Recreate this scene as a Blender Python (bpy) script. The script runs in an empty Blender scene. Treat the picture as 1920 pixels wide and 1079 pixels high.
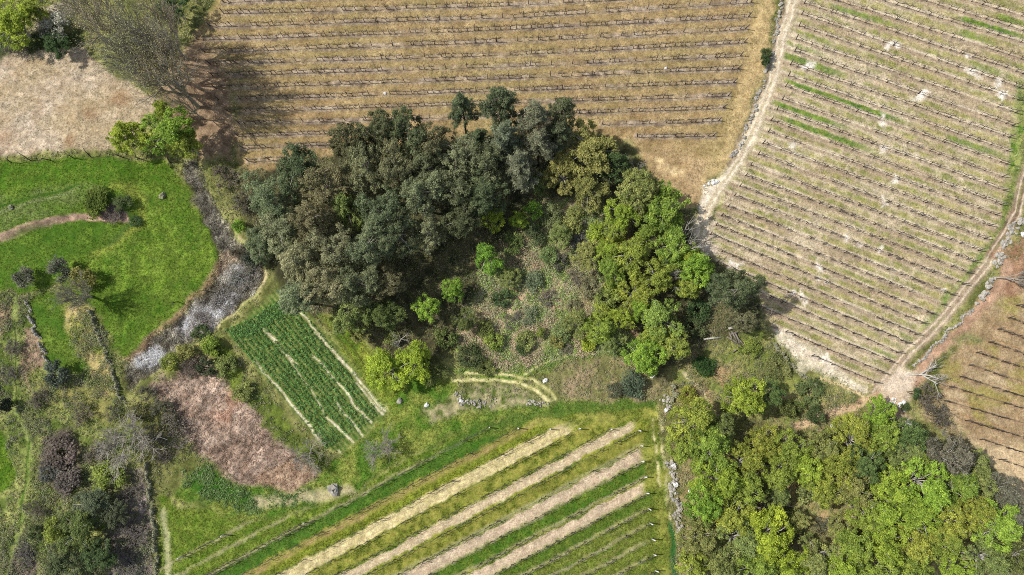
import bpy, math, random
import numpy as np
from mathutils import Vector

# ------------------------------------------------------------------ camera, sky, sun
SC = bpy.context.scene
COL = SC.collection
H, TILT, FPX = 120.0, math.radians(9.0), 1297.0
cam_d = bpy.data.cameras.new('camera')
cam = bpy.data.objects.new('camera', cam_d); COL.objects.link(cam)
cam.location = (0, 0, H); cam.rotation_euler = (TILT, 0, 0)
cam_d.sensor_width = 36.0; cam_d.lens = 36.0 * FPX / 1920.0
cam_d.clip_start = 1.0; cam_d.clip_end = 4000.0
SC.camera = cam
SUN_EL, SUN_AZ = math.radians(50), math.radians(-9)      # SUN_AZ: where shadows point, from +X
world = bpy.data.worlds.new('World'); SC.world = world; world.use_nodes = True
wn = world.node_tree.nodes; wl = world.node_tree.links
bg = wn['Background']; sky = wn.new('ShaderNodeTexSky'); sky.sky_type = 'NISHITA'
sky.sun_disc = False; sky.sun_elevation = SUN_EL
sky.sun_rotation = math.radians(-81); sky.altitude = 200; sky.dust_density = 1.5
hz = wn.new('ShaderNodeHueSaturation'); hz.inputs['Saturation'].default_value = .6     # hazy spring sky
wl.new(sky.outputs[0], hz.inputs['Color']); wl.new(hz.outputs[0], bg.inputs[0]); bg.inputs[1].default_value = 0.15
sun_d = bpy.data.lights.new('sun', 'SUN'); sun_d.energy = 4.2; sun_d.angle = math.radians(0.5)
sun_d.color = (1.0, 0.965, 0.91)
sun = bpy.data.objects.new('sun', sun_d); COL.objects.link(sun)
sd = Vector((math.cos(SUN_EL) * math.cos(SUN_AZ), math.cos(SUN_EL) * math.sin(SUN_AZ), -math.sin(SUN_EL)))
sun.rotation_euler = sd.to_track_quat('-Z', 'Y').to_euler(); sun.location = (-60, 20, 150)
SC.view_settings.view_transform = 'Standard'; SC.view_settings.look = 'None'
SC.view_settings.exposure = 0.28; SC.view_settings.gamma = 1.0
SC.cycles.filter_width = 1.0; SC.cycles.use_denoising = False
SC.cycles.max_bounces = 5; SC.cycles.diffuse_bounces = 3; SC.cycles.transparent_max_bounces = 4

# ------------------------------------------------------------------ helpers
CT, ST = math.cos(TILT), math.sin(TILT)
def at(u, v, z=0.0):
    dx, dy = (u - 960) / FPX, -(v - 539.5) / FPX
    Y, Z = dy * CT + ST, dy * ST - CT
    s = (H - z) / (-Z)
    return dx * s, Y * s
def to_px(x, y, z=0.0):
    yc = y * CT + (z - H) * ST; zc = -y * ST + (z - H) * CT
    return 960 + FPX * x / -zc, 539.5 - FPX * yc / -zc
ALB = 0.80
def S(r, g, b, k=ALB):
    f = lambda c: c / 12.92 if c <= .04045 else ((c + .055) / 1.055) ** 2.4
    return np.array([f(r / 255) * k, f(g / 255) * k, f(b / 255) * k])
def tag(o, label, cat, group=None, kind=None):
    o['label'] = label; o['category'] = cat
    if group: o['group'] = group
    if kind: o['kind'] = kind
    return o
def link(name, me, parent=None):
    o = bpy.data.objects.new(name, me); COL.objects.link(o)
    if parent: o.parent = parent
    return o
def empty(name, x, y, z=0, rz=0):
    o = bpy.data.objects.new(name, None); COL.objects.link(o)
    o.location = (x, y, z); o.rotation_euler = (0, 0, rz); o.empty_display_size = .3
    return o
def mesh(name, V, F, mat, tone=None, col=None, smooth=False):
    """V (n,3), F (m,k) arrays, or lists of mixed faces; tone = per vertex float, col = per vertex rgb."""
    me = bpy.data.meshes.new(name)
    V = np.asarray(V, dtype=np.float32)
    if isinstance(F, np.ndarray):
        m, k = F.shape
        me.vertices.add(len(V)); me.vertices.foreach_set('co', V.ravel())
        me.loops.add(m * k); me.loops.foreach_set('vertex_index', F.astype(np.int32).ravel())
        me.polygons.add(m); me.polygons.foreach_set('loop_start', np.arange(0, m * k, k, dtype=np.int32))
        if smooth: me.polygons.foreach_set('use_smooth', np.ones(m, dtype=bool))
        me.update(calc_edges=True)
    else:
        me.from_pydata([tuple(v) for v in V], [], F)
        if smooth: me.polygons.foreach_set('use_smooth', np.ones(len(me.polygons), dtype=bool))
        me.update()
    if tone is not None:
        a = me.attributes.new('tone', 'FLOAT', 'POINT'); a.data.foreach_set('value', np.asarray(tone, np.float32))
    if col is not None:
        a = me.attributes.new('tint', 'FLOAT_COLOR', 'POINT')
        c = np.ones((len(V), 4), np.float32); c[:, :3] = col; a.data.foreach_set('color', c.ravel())
    me.materials.append(mat)
    return me

# value noise on world metres
_R = np.random.default_rng(7).random((256, 256)).astype(np.float32)
def vn(x, y, s, seed=0):
    x = x / s + seed * 17.31; y = y / s + seed * 9.77
    xi = np.floor(x).astype(np.int64); yi = np.floor(y).astype(np.int64)
    fx = (x - xi).astype(np.float32); fy = (y - yi).astype(np.float32)
    fx = fx * fx * (3 - 2 * fx); fy = fy * fy * (3 - 2 * fy)
    a = _R[xi & 255, yi & 255]; b = _R[(xi + 1) & 255, yi & 255]
    c = _R[xi & 255, (yi + 1) & 255]; d = _R[(xi + 1) & 255, (yi + 1) & 255]
    return (a * (1 - fx) + b * fx) * (1 - fy) + (c * (1 - fx) + d * fx) * fy
def fb(x, y, s, o=4, seed=0):
    t = 0; w = 1; n = 0
    for k in range(o):
        t = t + w * vn(x, y, s / 2 ** k, seed + k * 3); n += w; w *= .55
    return t / n
def sst(a, b, x):
    t = np.clip((x - a) / (b - a), 0, 1); return t * t * (3 - 2 * t)

# ------------------------------------------------------------------ materials
def nodes(name):
    m = bpy.data.materials.new(name); m.use_nodes = True
    nt = m.node_tree; return m, nt.nodes, nt.links, nt.nodes['Principled BSDF']
def mat_ground():
    m, N, L, P = nodes('ground')
    a = N.new('ShaderNodeAttribute'); a.attribute_name = 'tint'
    tc = N.new('ShaderNodeTexCoord')
    def noise(sc, det, rough=.65):
        n = N.new('ShaderNodeTexNoise'); n.inputs['Scale'].default_value = sc
        n.inputs['Detail'].default_value = det; n.inputs['Roughness'].default_value = rough
        L.new(tc.outputs['Object'], n.inputs['Vector']); return n
    n1, n2 = noise(4.5, 4, .8), noise(.5, 3)
    r = N.new('ShaderNodeMapRange'); r.inputs[1].default_value = .3; r.inputs[2].default_value = .7
    r.inputs[3].default_value = .5; r.inputs[4].default_value = 1.5; L.new(n1.outputs[0], r.inputs[0])
    r2 = N.new('ShaderNodeMapRange'); r2.inputs[1].default_value = .3; r2.inputs[2].default_value = .7
    r2.inputs[3].default_value = .86; r2.inputs[4].default_value = 1.14; L.new(n2.outputs[0], r2.inputs[0])
    mu = N.new('ShaderNodeMath'); mu.operation = 'MULTIPLY'; L.new(r.outputs[0], mu.inputs[0]); L.new(r2.outputs[0], mu.inputs[1])
    vm = N.new('ShaderNodeVectorMath'); vm.operation = 'SCALE'; L.new(a.outputs['Color'], vm.inputs[0]); L.new(mu.outputs[0], vm.inputs['Scale'])
    L.new(vm.outputs[0], P.inputs['Base Color']); P.inputs['Roughness'].default_value = .95
    P.inputs['Specular IOR Level'].default_value = .1
    b = N.new('ShaderNodeBump'); b.inputs['Strength'].default_value = .8; b.inputs['Distance'].default_value = .12
    L.new(n1.outputs[0], b.inputs['Height']); L.new(b.outputs[0], P.inputs['Normal'])
    return m
def mat_leaf(name, attr, trans=.42):
    """attr False: object colour times the leaf's own tone; True: colour stored per leaf"""
    m, N, L, P = nodes(name)
    if attr:
        a = N.new('ShaderNodeAttribute'); a.attribute_name = 'tint'; col = a.outputs['Color']
    else:
        oi = N.new('ShaderNodeObjectInfo'); a = N.new('ShaderNodeAttribute'); a.attribute_name = 'tone'
        vm = N.new('ShaderNodeVectorMath'); vm.operation = 'SCALE'
        L.new(oi.outputs['Color'], vm.inputs[0]); L.new(a.outputs['Fac'], vm.inputs['Scale'])
        hs = N.new('ShaderNodeHueSaturation'); mr = N.new('ShaderNodeMapRange')
        mr.inputs[1].default_value = .5; mr.inputs[2].default_value = 1.5; mr.inputs[3].default_value = .515; mr.inputs[4].default_value = .485
        L.new(a.outputs['Fac'], mr.inputs[0]); L.new(mr.outputs[0], hs.inputs['Hue']); L.new(vm.outputs[0], hs.inputs['Color'])
        col = hs.outputs[0]
    L.new(col, P.inputs['Base Color']); P.inputs['Roughness'].default_value = .75
    P.inputs['Specular IOR Level'].default_value = .08
    t = N.new('ShaderNodeBsdfTranslucent'); L.new(col, t.inputs['Color'])
    mx = N.new('ShaderNodeMixShader'); mx.inputs[0].default_value = trans
    L.new(P.outputs[0], mx.inputs[1]); L.new(t.outputs[0], mx.inputs[2])
    L.new(mx.outputs[0], N['Material Output'].inputs[0])
    return m
def mat_noise(name, c1, c2, sc, rough=.9, bump=.3):
    m, N, L, P = nodes(name)
    tc = N.new('ShaderNodeTexCoord'); n = N.new('ShaderNodeTexNoise'); n.inputs['Scale'].default_value = sc
    n.inputs['Detail'].default_value = 5; n.inputs['Roughness'].default_value = .7; L.new(tc.outputs['Object'], n.inputs[0])
    r = N.new('ShaderNodeValToRGB'); r.color_ramp.elements[0].position = .35; r.color_ramp.elements[1].position = .65
    r.color_ramp.elements[0].color = (*c1, 1); r.color_ramp.elements[1].color = (*c2, 1)
    L.new(n.outputs[0], r.inputs[0]); L.new(r.outputs[0], P.inputs['Base Color']); P.inputs['Roughness'].default_value = rough
    P.inputs['Specular IOR Level'].default_value = .15
    b = N.new('ShaderNodeBump'); b.inputs['Strength'].default_value = bump; b.inputs['Distance'].default_value = .1
    L.new(n.outputs[0], b.inputs['Height']); L.new(b.outputs[0], P.inputs['Normal'])
    return m
M_GROUND = mat_ground()
M_LEAF = mat_leaf('leaf', False); M_TUFT = mat_leaf('tuft', True, .15)
M_BARK = mat_noise('bark', (.10, .085, .065), (.24, .21, .17), 3)
M_DARKBARK = mat_noise('dark_bark', (.035, .028, .022), (.085, .07, .055), 4)
M_GREYBARK = mat_noise('grey_bark', (.19, .17, .135), (.38, .345, .28), 3)
M_PALEBARK = mat_noise('pale_bark', (.26, .24, .2), (.48, .45, .39), 3)
M_STONE = mat_noise('stone', (.20, .185, .155), (.42, .39, .33), 1.2, bump=.6)
M_WHITE = mat_noise('white_stone', (.5, .49, .46), (.75, .73, .7), 2, bump=.4)
M_DARKSTONE = mat_noise('mossy_stone', (.12, .13, .06), (.30, .28, .20), 2.5, bump=.6)
M_POST = mat_noise('post_wood', (.05, .042, .035), (.12, .10, .085), 6)
M_CONC = mat_noise('post_concrete', (.45, .43, .4), (.62, .6, .56), 6)
M_WIRE = mat_noise('wire', (.08, .075, .07), (.14, .13, .12), 6, rough=.6)

# ------------------------------------------------------------------ vineyard rows (photo pixels -> ground)
ROWS_TOP = []
for pts in ([(420,5),(480,3),(700,-6),(900,-14)], [(420,26),(480,25),(960,10),(1180,-2)], [(395,50),(480,48),(960,33),(1407,5)],
            [(372,75),(480,72),(960,55),(1403,32)], [(385,98),(480,95),(960,78),(1397,55)], [(395,121),(480,118),(960,103),(1395,80)],
            [(400,143),(480,140),(960,125),(1388,105)], [(405,166),(480,163),(960,147),(1383,129)], [(410,187),(480,185),(960,170),(1375,155)],
            [(430,210),(480,208),(960,193),(1365,180)], [(450,233),(480,232),(960,216),(1355,203)], [(447,256),(480,255),(690,247)],
            [(457,278),(480,277),(625,271)], [(467,303),(480,302),(545,298)], [(1130,233),(1240,231),(1347,227)], [(1195,257),(1270,256),(1337,255)]):
    ROWS_TOP.append(pts)
ROWS_RIGHT = []
for l, r in (((1807,0),(1925,34)), ((1727,0),(1925,61)), ((1647,0),(1925,84)), ((1563,0),(1922,114)), ((1508,7),(1917,138)), ((1503,28),(1910,165)),
             ((1498,50),(1907,188)), ((1492,75),(1902,212)), ((1490,97),(1897,236)), ((1482,122),(1890,258)), ((1478,143),(1887,283)),
             ((1473,163),(1885,308)), ((1467,187),(1878,332)), ((1457,207),(1880,357)), ((1445,227),(1875,384)), ((1440,248),(1865,403)),
             ((1430,270),(1853,423)), ((1422,290),(1845,448)), ((1408,310),(1833,470)), ((1398,330),(1823,491)), ((1387,350),(1813,512)),
             ((1377,368),(1803,533)), ((1365,388),(1783,553)), ((1353,405),(1765,571)), ((1343,423),(1745,589)), ((1332,440),(1727,606)),
             ((1320,458),(1715,627)), ((1345,493),(1698,643)), ((1390,535),(1680,661)), ((1420,575),(1667,678)), ((1473,623),(1653,699)), ((1522,668),(1638,717))):
    ROWS_RIGHT.append([l, r])
BOT_C = [1226, 1254, 1285, 1317, 1351, 1380, 1411, 1441, 1472, 1503, 1535, 1567, 1597, 1627, 1659, 1689, 1721]
BOT_END = [(420,1003), (571,980), (917,802), (970,803), (1030,805), (1085,805), (1143,805), (1197,807), (1200,836), (1202,866), (1207,895), (1211,925), (1215,953), (1218,981), (1222,1011), (1225,1040), (1228,1070)]
ROWS_BOT = []
for c, e in zip(BOT_C, BOT_END):
    u0 = max(346, (c - 1125) / .53)
    ROWS_BOT.append([(u0, e[1] + .53 * (e[0] - u0)), e])
ROWS_SE = [[a, (1985, a[1] + k * (1985 - a[0]))] for a, k in (((1907,573),.36), ((1890,597),.36), ((1870,618),.36), ((1853,642),.35), ((1830,662),.34), ((1817,685),.34),
            ((1800,707),.33), ((1780,726),.30), ((1770,752),.29), ((1810,789),.30), ((1837,824),.32), ((1873,862),.33))]

# ------------------------------------------------------------------ the ground: one grid, split into fields along its own edges
STEP = .19
def axis(a, b):
    core = np.arange(a, b + 1e-6, STEP)
    out = np.cumsum(STEP * 1.28 ** np.arange(1, 27))
    return np.concatenate([a - out[::-1], core, core[-1] + out])
GX, GY = axis(-106, 106), axis(-34, 86)
NX, NY = len(GX), len(GY)
X, Y = np.meshgrid(GX, GY); X = X.ravel().astype(np.float32); Y = Y.ravel().astype(np.float32)
U, V = to_px(X, np.clip(Y, -60, 200)); U = U.astype(np.float32); V = V.astype(np.float32)
WU = U + 26 * (fb(X, Y, 3.0, 4, 1) - .5); WV = V + 26 * (fb(X, Y, 3.0, 4, 5) - .5)

def seg_dist(pu, pv, pts, closed):
    d = np.full(len(pu), 1e9, np.float32)
    n = len(pts)
    for i in range(n if closed else n - 1):
        a, b = pts[i], pts[(i + 1) % n]
        ex, ey = b[0] - a[0], b[1] - a[1]; L2 = ex * ex + ey * ey + 1e-9
        t = np.clip(((pu - a[0]) * ex + (pv - a[1]) * ey) / L2, 0, 1)
        d = np.minimum(d, (pu - a[0] - t * ex) ** 2 + (pv - a[1] - t * ey) ** 2)
    return np.sqrt(d)
def inside(pu, pv, pts):
    r = np.zeros(len(pu), bool); n = len(pts); j = n - 1
    for i in range(n):
        (xi, yi), (xj, yj) = pts[i], pts[j]
        if yi != yj:
            r ^= ((yi > pv) != (yj > pv)) & (pu < (xj - xi) * (pv - yi) / (yj - yi) + xi)
        j = i
    return r
def poly(pts, feather=6, warp=1.0):
    us = [p[0] for p in pts]; vs = [p[1] for p in pts]; pad = feather + 16
    ix = np.nonzero((U > min(us) - pad) & (U < max(us) + pad) & (V > min(vs) - pad) & (V < max(vs) + pad))[0]
    pu = U[ix] + (WU[ix] - U[ix]) * warp; pv = V[ix] + (WV[ix] - V[ix]) * warp
    d = seg_dist(pu, pv, pts, True); s = np.where(inside(pu, pv, pts), d, -d)
    m = np.zeros(len(U), np.float32); m[ix] = sst(-feather, feather, s); return m
def stroke(pts, width, feather=3, warp=.5):
    us = [p[0] for p in pts]; vs = [p[1] for p in pts]; pad = width + feather + 16
    ix = np.nonzero((U > min(us) - pad) & (U < max(us) + pad) & (V > min(vs) - pad) & (V < max(vs) + pad))[0]
    pu = U[ix] + (WU[ix] - U[ix]) * warp; pv = V[ix] + (WV[ix] - V[ix]) * warp
    d = seg_dist(pu, pv, pts, False)
    m = np.zeros(len(U), np.float32); m[ix] = 1 - sst(width / 2 - feather, width / 2 + feather, d); return m
def mot(ca, cb, n):
    return ca[None, :] + (cb - ca)[None, :] * np.clip(n, 0, 1)[:, None]
n_a = fb(X, Y, 7, 4, 11); n_b = fb(X, Y, 2.2, 4, 21); n_c = fb(X, Y, .9, 3, 31); n_d = fb(X, Y, 16, 3, 41)
con = lambda n, k=3.0: np.clip((n - .5) * k + .5, 0, 1)

C = mot(S(96,100,52), S(148,146,88), con(n_b)); Z = .10 * (n_a - .5) * 4
C = C * (.75 + .5 * n_c)[:, None]
RID = np.zeros(len(U), np.int8)
ROUGH = np.full(len(U), .30, np.float32)          # height of the small bumps, metres
def paint(m, c, rid=None, rough=None):
    global C
    C = C * (1 - m[:, None]) + c * m[:, None] if np.ndim(c) == 2 else C * (1 - m[:, None]) + c[None, :] * m[:, None]
    if rid is not None: RID[m > .5] = rid
    if rough is not None: ROUGH[:] = ROUGH * (1 - m) + rough * m

RGN = np.random.default_rng(4)
# --- wood floors and clearings
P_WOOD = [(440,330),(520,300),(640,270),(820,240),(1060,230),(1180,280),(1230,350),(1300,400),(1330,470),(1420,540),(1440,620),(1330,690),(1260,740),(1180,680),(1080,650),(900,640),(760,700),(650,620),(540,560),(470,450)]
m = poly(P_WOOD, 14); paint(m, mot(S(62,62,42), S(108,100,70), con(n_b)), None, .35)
P_CLEAR = [(870,600),(900,520),(960,440),(1010,380),(1120,370),(1150,440),(1130,520),(1160,590),(1190,650),(1140,660),(1000,680),(880,690),(850,640)]
m = poly(P_CLEAR, 14)
cl = mot(S(136,142,88), S(196,176,140), con(fb(X, Y, 4, 3, 141), 4)); cl = cl * (1 - con(n_c, 2)[:, None] * .25)
paint(m, cl, None, .35); P_CL = m
for p in ([(860,640),(900,570),(925,580),(900,640),(870,650)], [(925,560),(960,520),(985,560),(960,585)], [(975,480),(1000,470),(1050,560),(1060,590),(1030,590)], [(1050,470),(1075,470),(1110,560),(1150,580),(1200,630),(1180,640),(1100,590),(1060,510)], [(1130,410),(1175,425),(1185,450),(1140,440)]):
    paint(poly(p, 8) * (.35 + .55 * con(n_c)), S(186,150,124))
P_BR = [(1240,760),(1330,770),(1480,800),(1560,770),(1640,760),(1700,780),(1780,850),(1860,900),(1960,960),(2060,1160),(1270,1160),(1265,900)]
paint(poly(P_BR, 12), mot(S(112,112,62), S(162,146,104), con(n_b)), None, .35)
for c, r in (((1525,955),42), ((1590,985),34), ((1500,920),25), ((1450,930),30), ((1300,935),24), ((1675,870),18), ((1755,1065),25), ((1800,1020),20), ((1290,1000),18)):
    p = [(c[0] + r * math.cos(a), c[1] + r * .8 * math.sin(a)) for a in np.linspace(0, 6.28, 10)[:-1]]
    paint(poly(p, 10), mot(S(190,164,120), S(150,146,90), con(n_b)))
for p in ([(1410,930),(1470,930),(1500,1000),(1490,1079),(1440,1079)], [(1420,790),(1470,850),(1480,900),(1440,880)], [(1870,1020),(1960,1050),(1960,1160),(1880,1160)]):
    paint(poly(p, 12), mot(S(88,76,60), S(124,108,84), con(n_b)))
# scrub between bottom vineyard and right vineyard
P_SCR = [(1250,690),(1330,650),(1430,620),(1470,690),(1540,735),(1610,745),(1560,785),(1490,800),(1380,770),(1260,760)]
paint(poly(P_SCR, 10), mot(S(120,128,66), S(168,152,104), con(n_b)), None, .35)
paint(poly([(1330,640),(1430,620),(1480,690),(1560,745),(1500,750),(1400,690)], 10) * .8, mot(S(112,122,56), S(150,150,84), con(n_b)))
for p in ([(1275,735),(1310,720),(1340,760),(1350,775),(1290,765)], [(1335,690),(1365,685),(1360,730)], [(1465,735),(1480,745),(1470,760)]):
    paint(poly(p, 8), S(182,150,112))
# --- top straw vineyard
P_TOP = [(365,60),(420,-10),(440,-200),(1475,-200),(1452,0),(1440,70),(1425,150),(1400,225),(1372,300),(1330,345),(1305,385),(1265,385),(1235,350),(1205,300),(1175,270),(1120,250),(900,250),(800,262),(640,285),(560,310),(500,325),(455,318),(435,260),(450,200),(420,130),(385,90)]
m = poly(P_TOP, 6)
gold = mot(S(147,125,84), S(188,165,120), con(n_b, 2.2))
gold = gold + (S(146,134,84) - gold) * (con(n_a, 3) * .45)[:, None]
gold = gold + (S(150,122,86) - gold) * (con(fb(X, Y, 5, 3, 77), 3.5) * .4)[:, None]
d = np.full(len(U), 99., np.float32)
for r in ROWS_TOP:
    yr = np.interp(U, [p[0] for p in r], [p[1] for p in r])
    dd = np.where((U > r[0][0] - 6) & (U < r[-1][0] + 6), V - yr, 99); d = np.where(np.abs(dd) < np.abs(d), dd, d)
along = fb(X, Y * 4, 5, 3, 51)
strip = (1 - sst(3.8, 7.6, np.abs(d - .5 + 5 * (n_c - .5)))) * (.5 + .5 * con(along, 4))
gold = gold + (mot(S(126,110,92), S(178,160,136), con(n_c, 2.5)) - gold) * strip[:, None]
paint(m, gold, 1, .12)
ST1 = strip * m
Z += -.0 + .10 * strip * m
paint(poly([(1402,60),(1440,-20),(1450,40),(1440,80),(1425,150),(1398,230),(1370,300),(1335,340),(1320,350),(1345,300),(1375,220),(1390,140)], 8) * (.4 + .6 * con(n_c)), S(190,166,118))
paint(poly([(1205,290),(1240,280),(1330,300),(1320,350),(1300,380),(1260,375)], 12) * .75, mot(S(160,134,96), S(190,164,124), con(n_b)))
for q in ((1250,318,20,9), (1270,325,17,8), (1236,305,9,6)):
    p = [(q[0] + q[2] * math.cos(a), q[1] + q[3] * math.sin(a)) for a in np.linspace(0, 6.28, 10)[:-1]]
    paint(poly(p, 6) * (.3 + .7 * con(n_c, 4)), S(226,200,150))
for q in ((563,130), (580,126), (1140,57), (1370,142), (1170,93)):
    pass
# --- beige mown field, top left
P_MOWN = [(-260,100),(0,105),(90,92),(150,88),(195,128),(250,160),(300,190),(285,210),(250,265),(205,280),(110,284),(0,292),(-260,300)]
mw = mot(S(172,152,128), S(200,184,160), con(n_b, 2.5)); mw = mw * (.78 + .44 * con(fb(X, Y * 1.8, .8, 3, 83), 2.5))[:, None]; mw = mw + (S(160,140,96) - mw) * (con(n_a) * .5)[:, None]
paint(poly(P_MOWN, 5), mw, 2, .10)
for q in ((225,190,22,12), (170,213,18,14), (5,258,16,14), (130,265,14,12)):
    p = [(q[0] + q[2] * math.cos(a), q[1] + q[3] * math.sin(a)) for a in np.linspace(0, 6.28, 10)[:-1]]
    paint(poly(p, 10) * .5, S(140,102,68))
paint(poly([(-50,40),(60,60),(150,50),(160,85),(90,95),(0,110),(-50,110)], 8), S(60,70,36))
paint(poly([(290,150),(370,60),(430,140),(445,250),(430,300),(380,300),(330,230)], 14), mot(S(130,108,84), S(168,142,112), con(n_c)), None, .2)
paint(poly([(70,20),(130,0),(140,20),(80,60),(60,60)], 6), S(206,190,164))
# --- green meadow
P_MEAD = [(-260,300),(0,306),(80,298),(200,292),(310,306),(342,340),(362,385),(392,420),(413,462),(408,490),(372,535),(325,590),(268,640),(230,668),(210,645),(196,592),(150,560),(112,535),(60,545),(0,545),(-260,560)]
gr = mot(S(74,107,28), S(114,140,48), con(n_b, 2.5)); gr = gr * (.86 + .28 * (.5 + .5 * np.sin(np.hypot(U - 60, V - 520) / 5.5 + 4 * n_a)))[:, None]; gr = gr + (S(132,146,66) - gr) * (con(n_c, 2.5) * .4)[:, None]
gr = gr + (S(66,98,26) - gr) * (con(n_a) * .5)[:, None]
gr = gr * (.78 + .44 * con(fb(X, Y, 1.8, 3, 171), 2.2))[:, None]; P_GM = poly(P_MEAD, 5); paint(P_GM, gr, 3, .12)
paint(poly([(-100,310),(60,306),(200,300),(310,312),(330,350),(240,345),(80,350),(-100,372)], 10) * .8, mot(S(70,104,24), S(100,126,42), con(n_c)))
paint(poly([(-60,385),(60,360),(150,345),(215,352),(170,380),(130,402),(60,425),(-60,470)], 10) * .7, mot(S(122,134,76), S(92,118,46), con(n_b)))
paint(stroke([(0,395),(70,375),(150,350)], 5, 2), S(60,92,24))
paint(stroke([(0,405),(70,384),(140,362)], 4, 2), S(132,142,90))
paint(stroke([(225,350),(262,372),(272,405),(250,435),(215,452),(180,478)], 15, 9, 1.2) * .62, S(160,166,76))
paint(stroke([(200,366),(236,385),(246,410),(228,440),(200,455)], 12, 7, 1) * .85, S(66,92,40))
paint(poly([(5,455),(0,440),(70,420),(130,405),(185,402),(240,400),(245,418),(185,416),(130,416),(70,434),(25,452)], 3, .6), mot(S(206,172,146), S(158,130,110), con(n_c)), 4, .2)
paint(poly([(190,395),(215,388),(242,398),(240,416),(205,416)], 5), S(92,80,74))
paint(poly([(-50,470),(60,430),(150,418),(240,422),(210,450),(170,480),(120,500),(60,520),(-50,530)], 8) * .75, mot(S(64,98,24), S(94,122,42), con(n_b)))
# --- lower-left terraces and scrub
P_LL = [(-260,548),(60,550),(112,540),(150,565),(190,600),(210,660),(230,760),(260,870),(285,960),(296,1160),(-260,1160)]
paint(poly(P_LL, 8), mot(S(88,104,44), S(156,158,92), con(n_b)), None, .35)
paint(poly([(55,560),(105,545),(125,600),(135,660),(160,700),(100,690),(75,640)], 5), mot(S(72,104,30), S(108,130,50), con(n_b)), 5, .15)
paint(poly([(112,560),(165,570),(195,650),(215,740),(180,745),(165,690),(130,640)], 8), mot(S(186,168,112), S(138,146,62), con(n_b, 4)))
paint(poly([(-10,575),(35,570),(28,610),(-10,640)], 6), mot(S(176,146,118), S(140,124,84), con(n_b)))
paint(poly([(45,620),(62,615),(85,680),(60,700),(65,740),(40,690)], 6), mot(S(170,146,120), S(130,106,88), con(n_c)))
paint(poly([(60,690),(190,720),(230,790),(150,800),(80,760)], 10) * .6, mot(S(164,152,94), S(110,124,50), con(n_b)))
paint(poly([(-60,800),(0,800),(20,840),(36,890),(0,920),(-60,940)], 5), mot(S(80,112,28), S(112,138,46), con(n_c)), 6, .12)
paint(poly([(75,830),(130,800),(160,860),(150,910),(110,930),(70,900)], 10) * .8, mot(S(70,60,58), S(122,106,98), con(n_c)))
paint(poly([(200,1079),(205,1000),(235,950),(240,880),(268,880),(286,960),(292,1160),(200,1160)], 8), mot(S(96,86,82), S(152,138,128), con(n_c)))
paint(poly([(15,1079),(38,1012),(55,1010),(74,1050),(70,1160),(10,1160)], 5), mot(S(82,72,68), S(140,122,110), con(n_c)))
paint(stroke([(30,560),(27,640),(30,720),(28,760),(42,800),(58,850),(55,880),(45,930),(36,980),(28,1020),(12,1085)], 10, 4, .8), mot(S(108,126,56), S(148,156,90), con(n_c)), 7, .12)
paint(stroke([(28,600),(30,700),(32,760)], 3, 1.5, .3), S(54,66,26))
paint(stroke([(55,830),(50,880),(44,930),(34,980)], 3, 1.5, .3), S(70,98,30))
# --- ash-grey stream bed
P_ASH = [(345,305),(372,300),(380,350),(412,400),(440,440),(470,470),(494,500),(490,530),(470,562),(430,592),(392,622),(342,652),(300,690),(262,722),(240,730),(232,690),(246,664),(300,628),(352,580),(402,522),(418,485),(400,430),(368,382),(350,340)]
ash = mot(S(96,90,76), S(150,144,128), con(n_b, 3)); ash = ash * (.55 + .9 * con(n_c, 2))[:, None]
paint(poly(P_ASH, 5), ash, 8, .35)
paint(poly([(330,610),(380,570),(420,550),(450,555),(420,590),(370,620),(340,640)], 9) * (.3 + .7 * con(n_c, 3)), S(202,198,194))
paint(poly([(425,500),(455,490),(480,520),(450,545),(425,530)], 12) * .7 * con(n_c, 3), S(196,190,184))
paint(poly([(250,665),(290,650),(310,665),(280,690),(255,690)], 7) * (.4 + .6 * con(n_c, 3)), S(226,224,222))
paint(poly([(346,312),(366,306),(376,355),(408,402),(432,440),(440,470),(425,478),(400,430),(362,370)], 6) * .75, mot(S(80,76,66), S(138,132,118), con(n_c)))
paint(poly([(418,478),(440,472),(444,486),(422,502)], 6) * .7, S(190,168,142))
paint(stroke([(412,500),(375,545),(320,600),(270,645),(236,672)], 12, 6, 1) * .7, S(158,126,100))
paint(stroke([(446,440),(462,458),(480,485),(497,512),(492,535),(470,562),(440,585),(408,610)], 8, 3, .5), mot(S(186,172,128), S(150,152,92), con(n_c)), 9, .1)
# --- bracken field
P_FERN = [(296,722),(330,688),(372,678),(410,700),(452,742),(500,790),(542,838),(582,880),(586,900),(556,918),(492,922),(430,902),(380,862),(340,812),(306,762)]
fe = mot(S(144,122,104), S(190,168,148), con(n_b, 2.5)); fe = fe * (.66 + .6 * con(fb(X * .75 + Y * .9, (Y * .75 - X * .9) * 4, 2.2, 3, 93), 3))[:, None] * (.8 + .4 * n_c)[:, None]
paint(poly(P_FERN, 10, 2.2), fe, 10, .3)
paint(poly([(480,905),(500,875),(560,862),(590,885),(560,920),(500,925)], 6) * .8, mot(S(174,148,120), S(150,122,98), con(n_c)))
paint(poly([(390,780),(420,775),(440,730),(455,750),(420,800)], 8) * .6, S(196,150,122))
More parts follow.
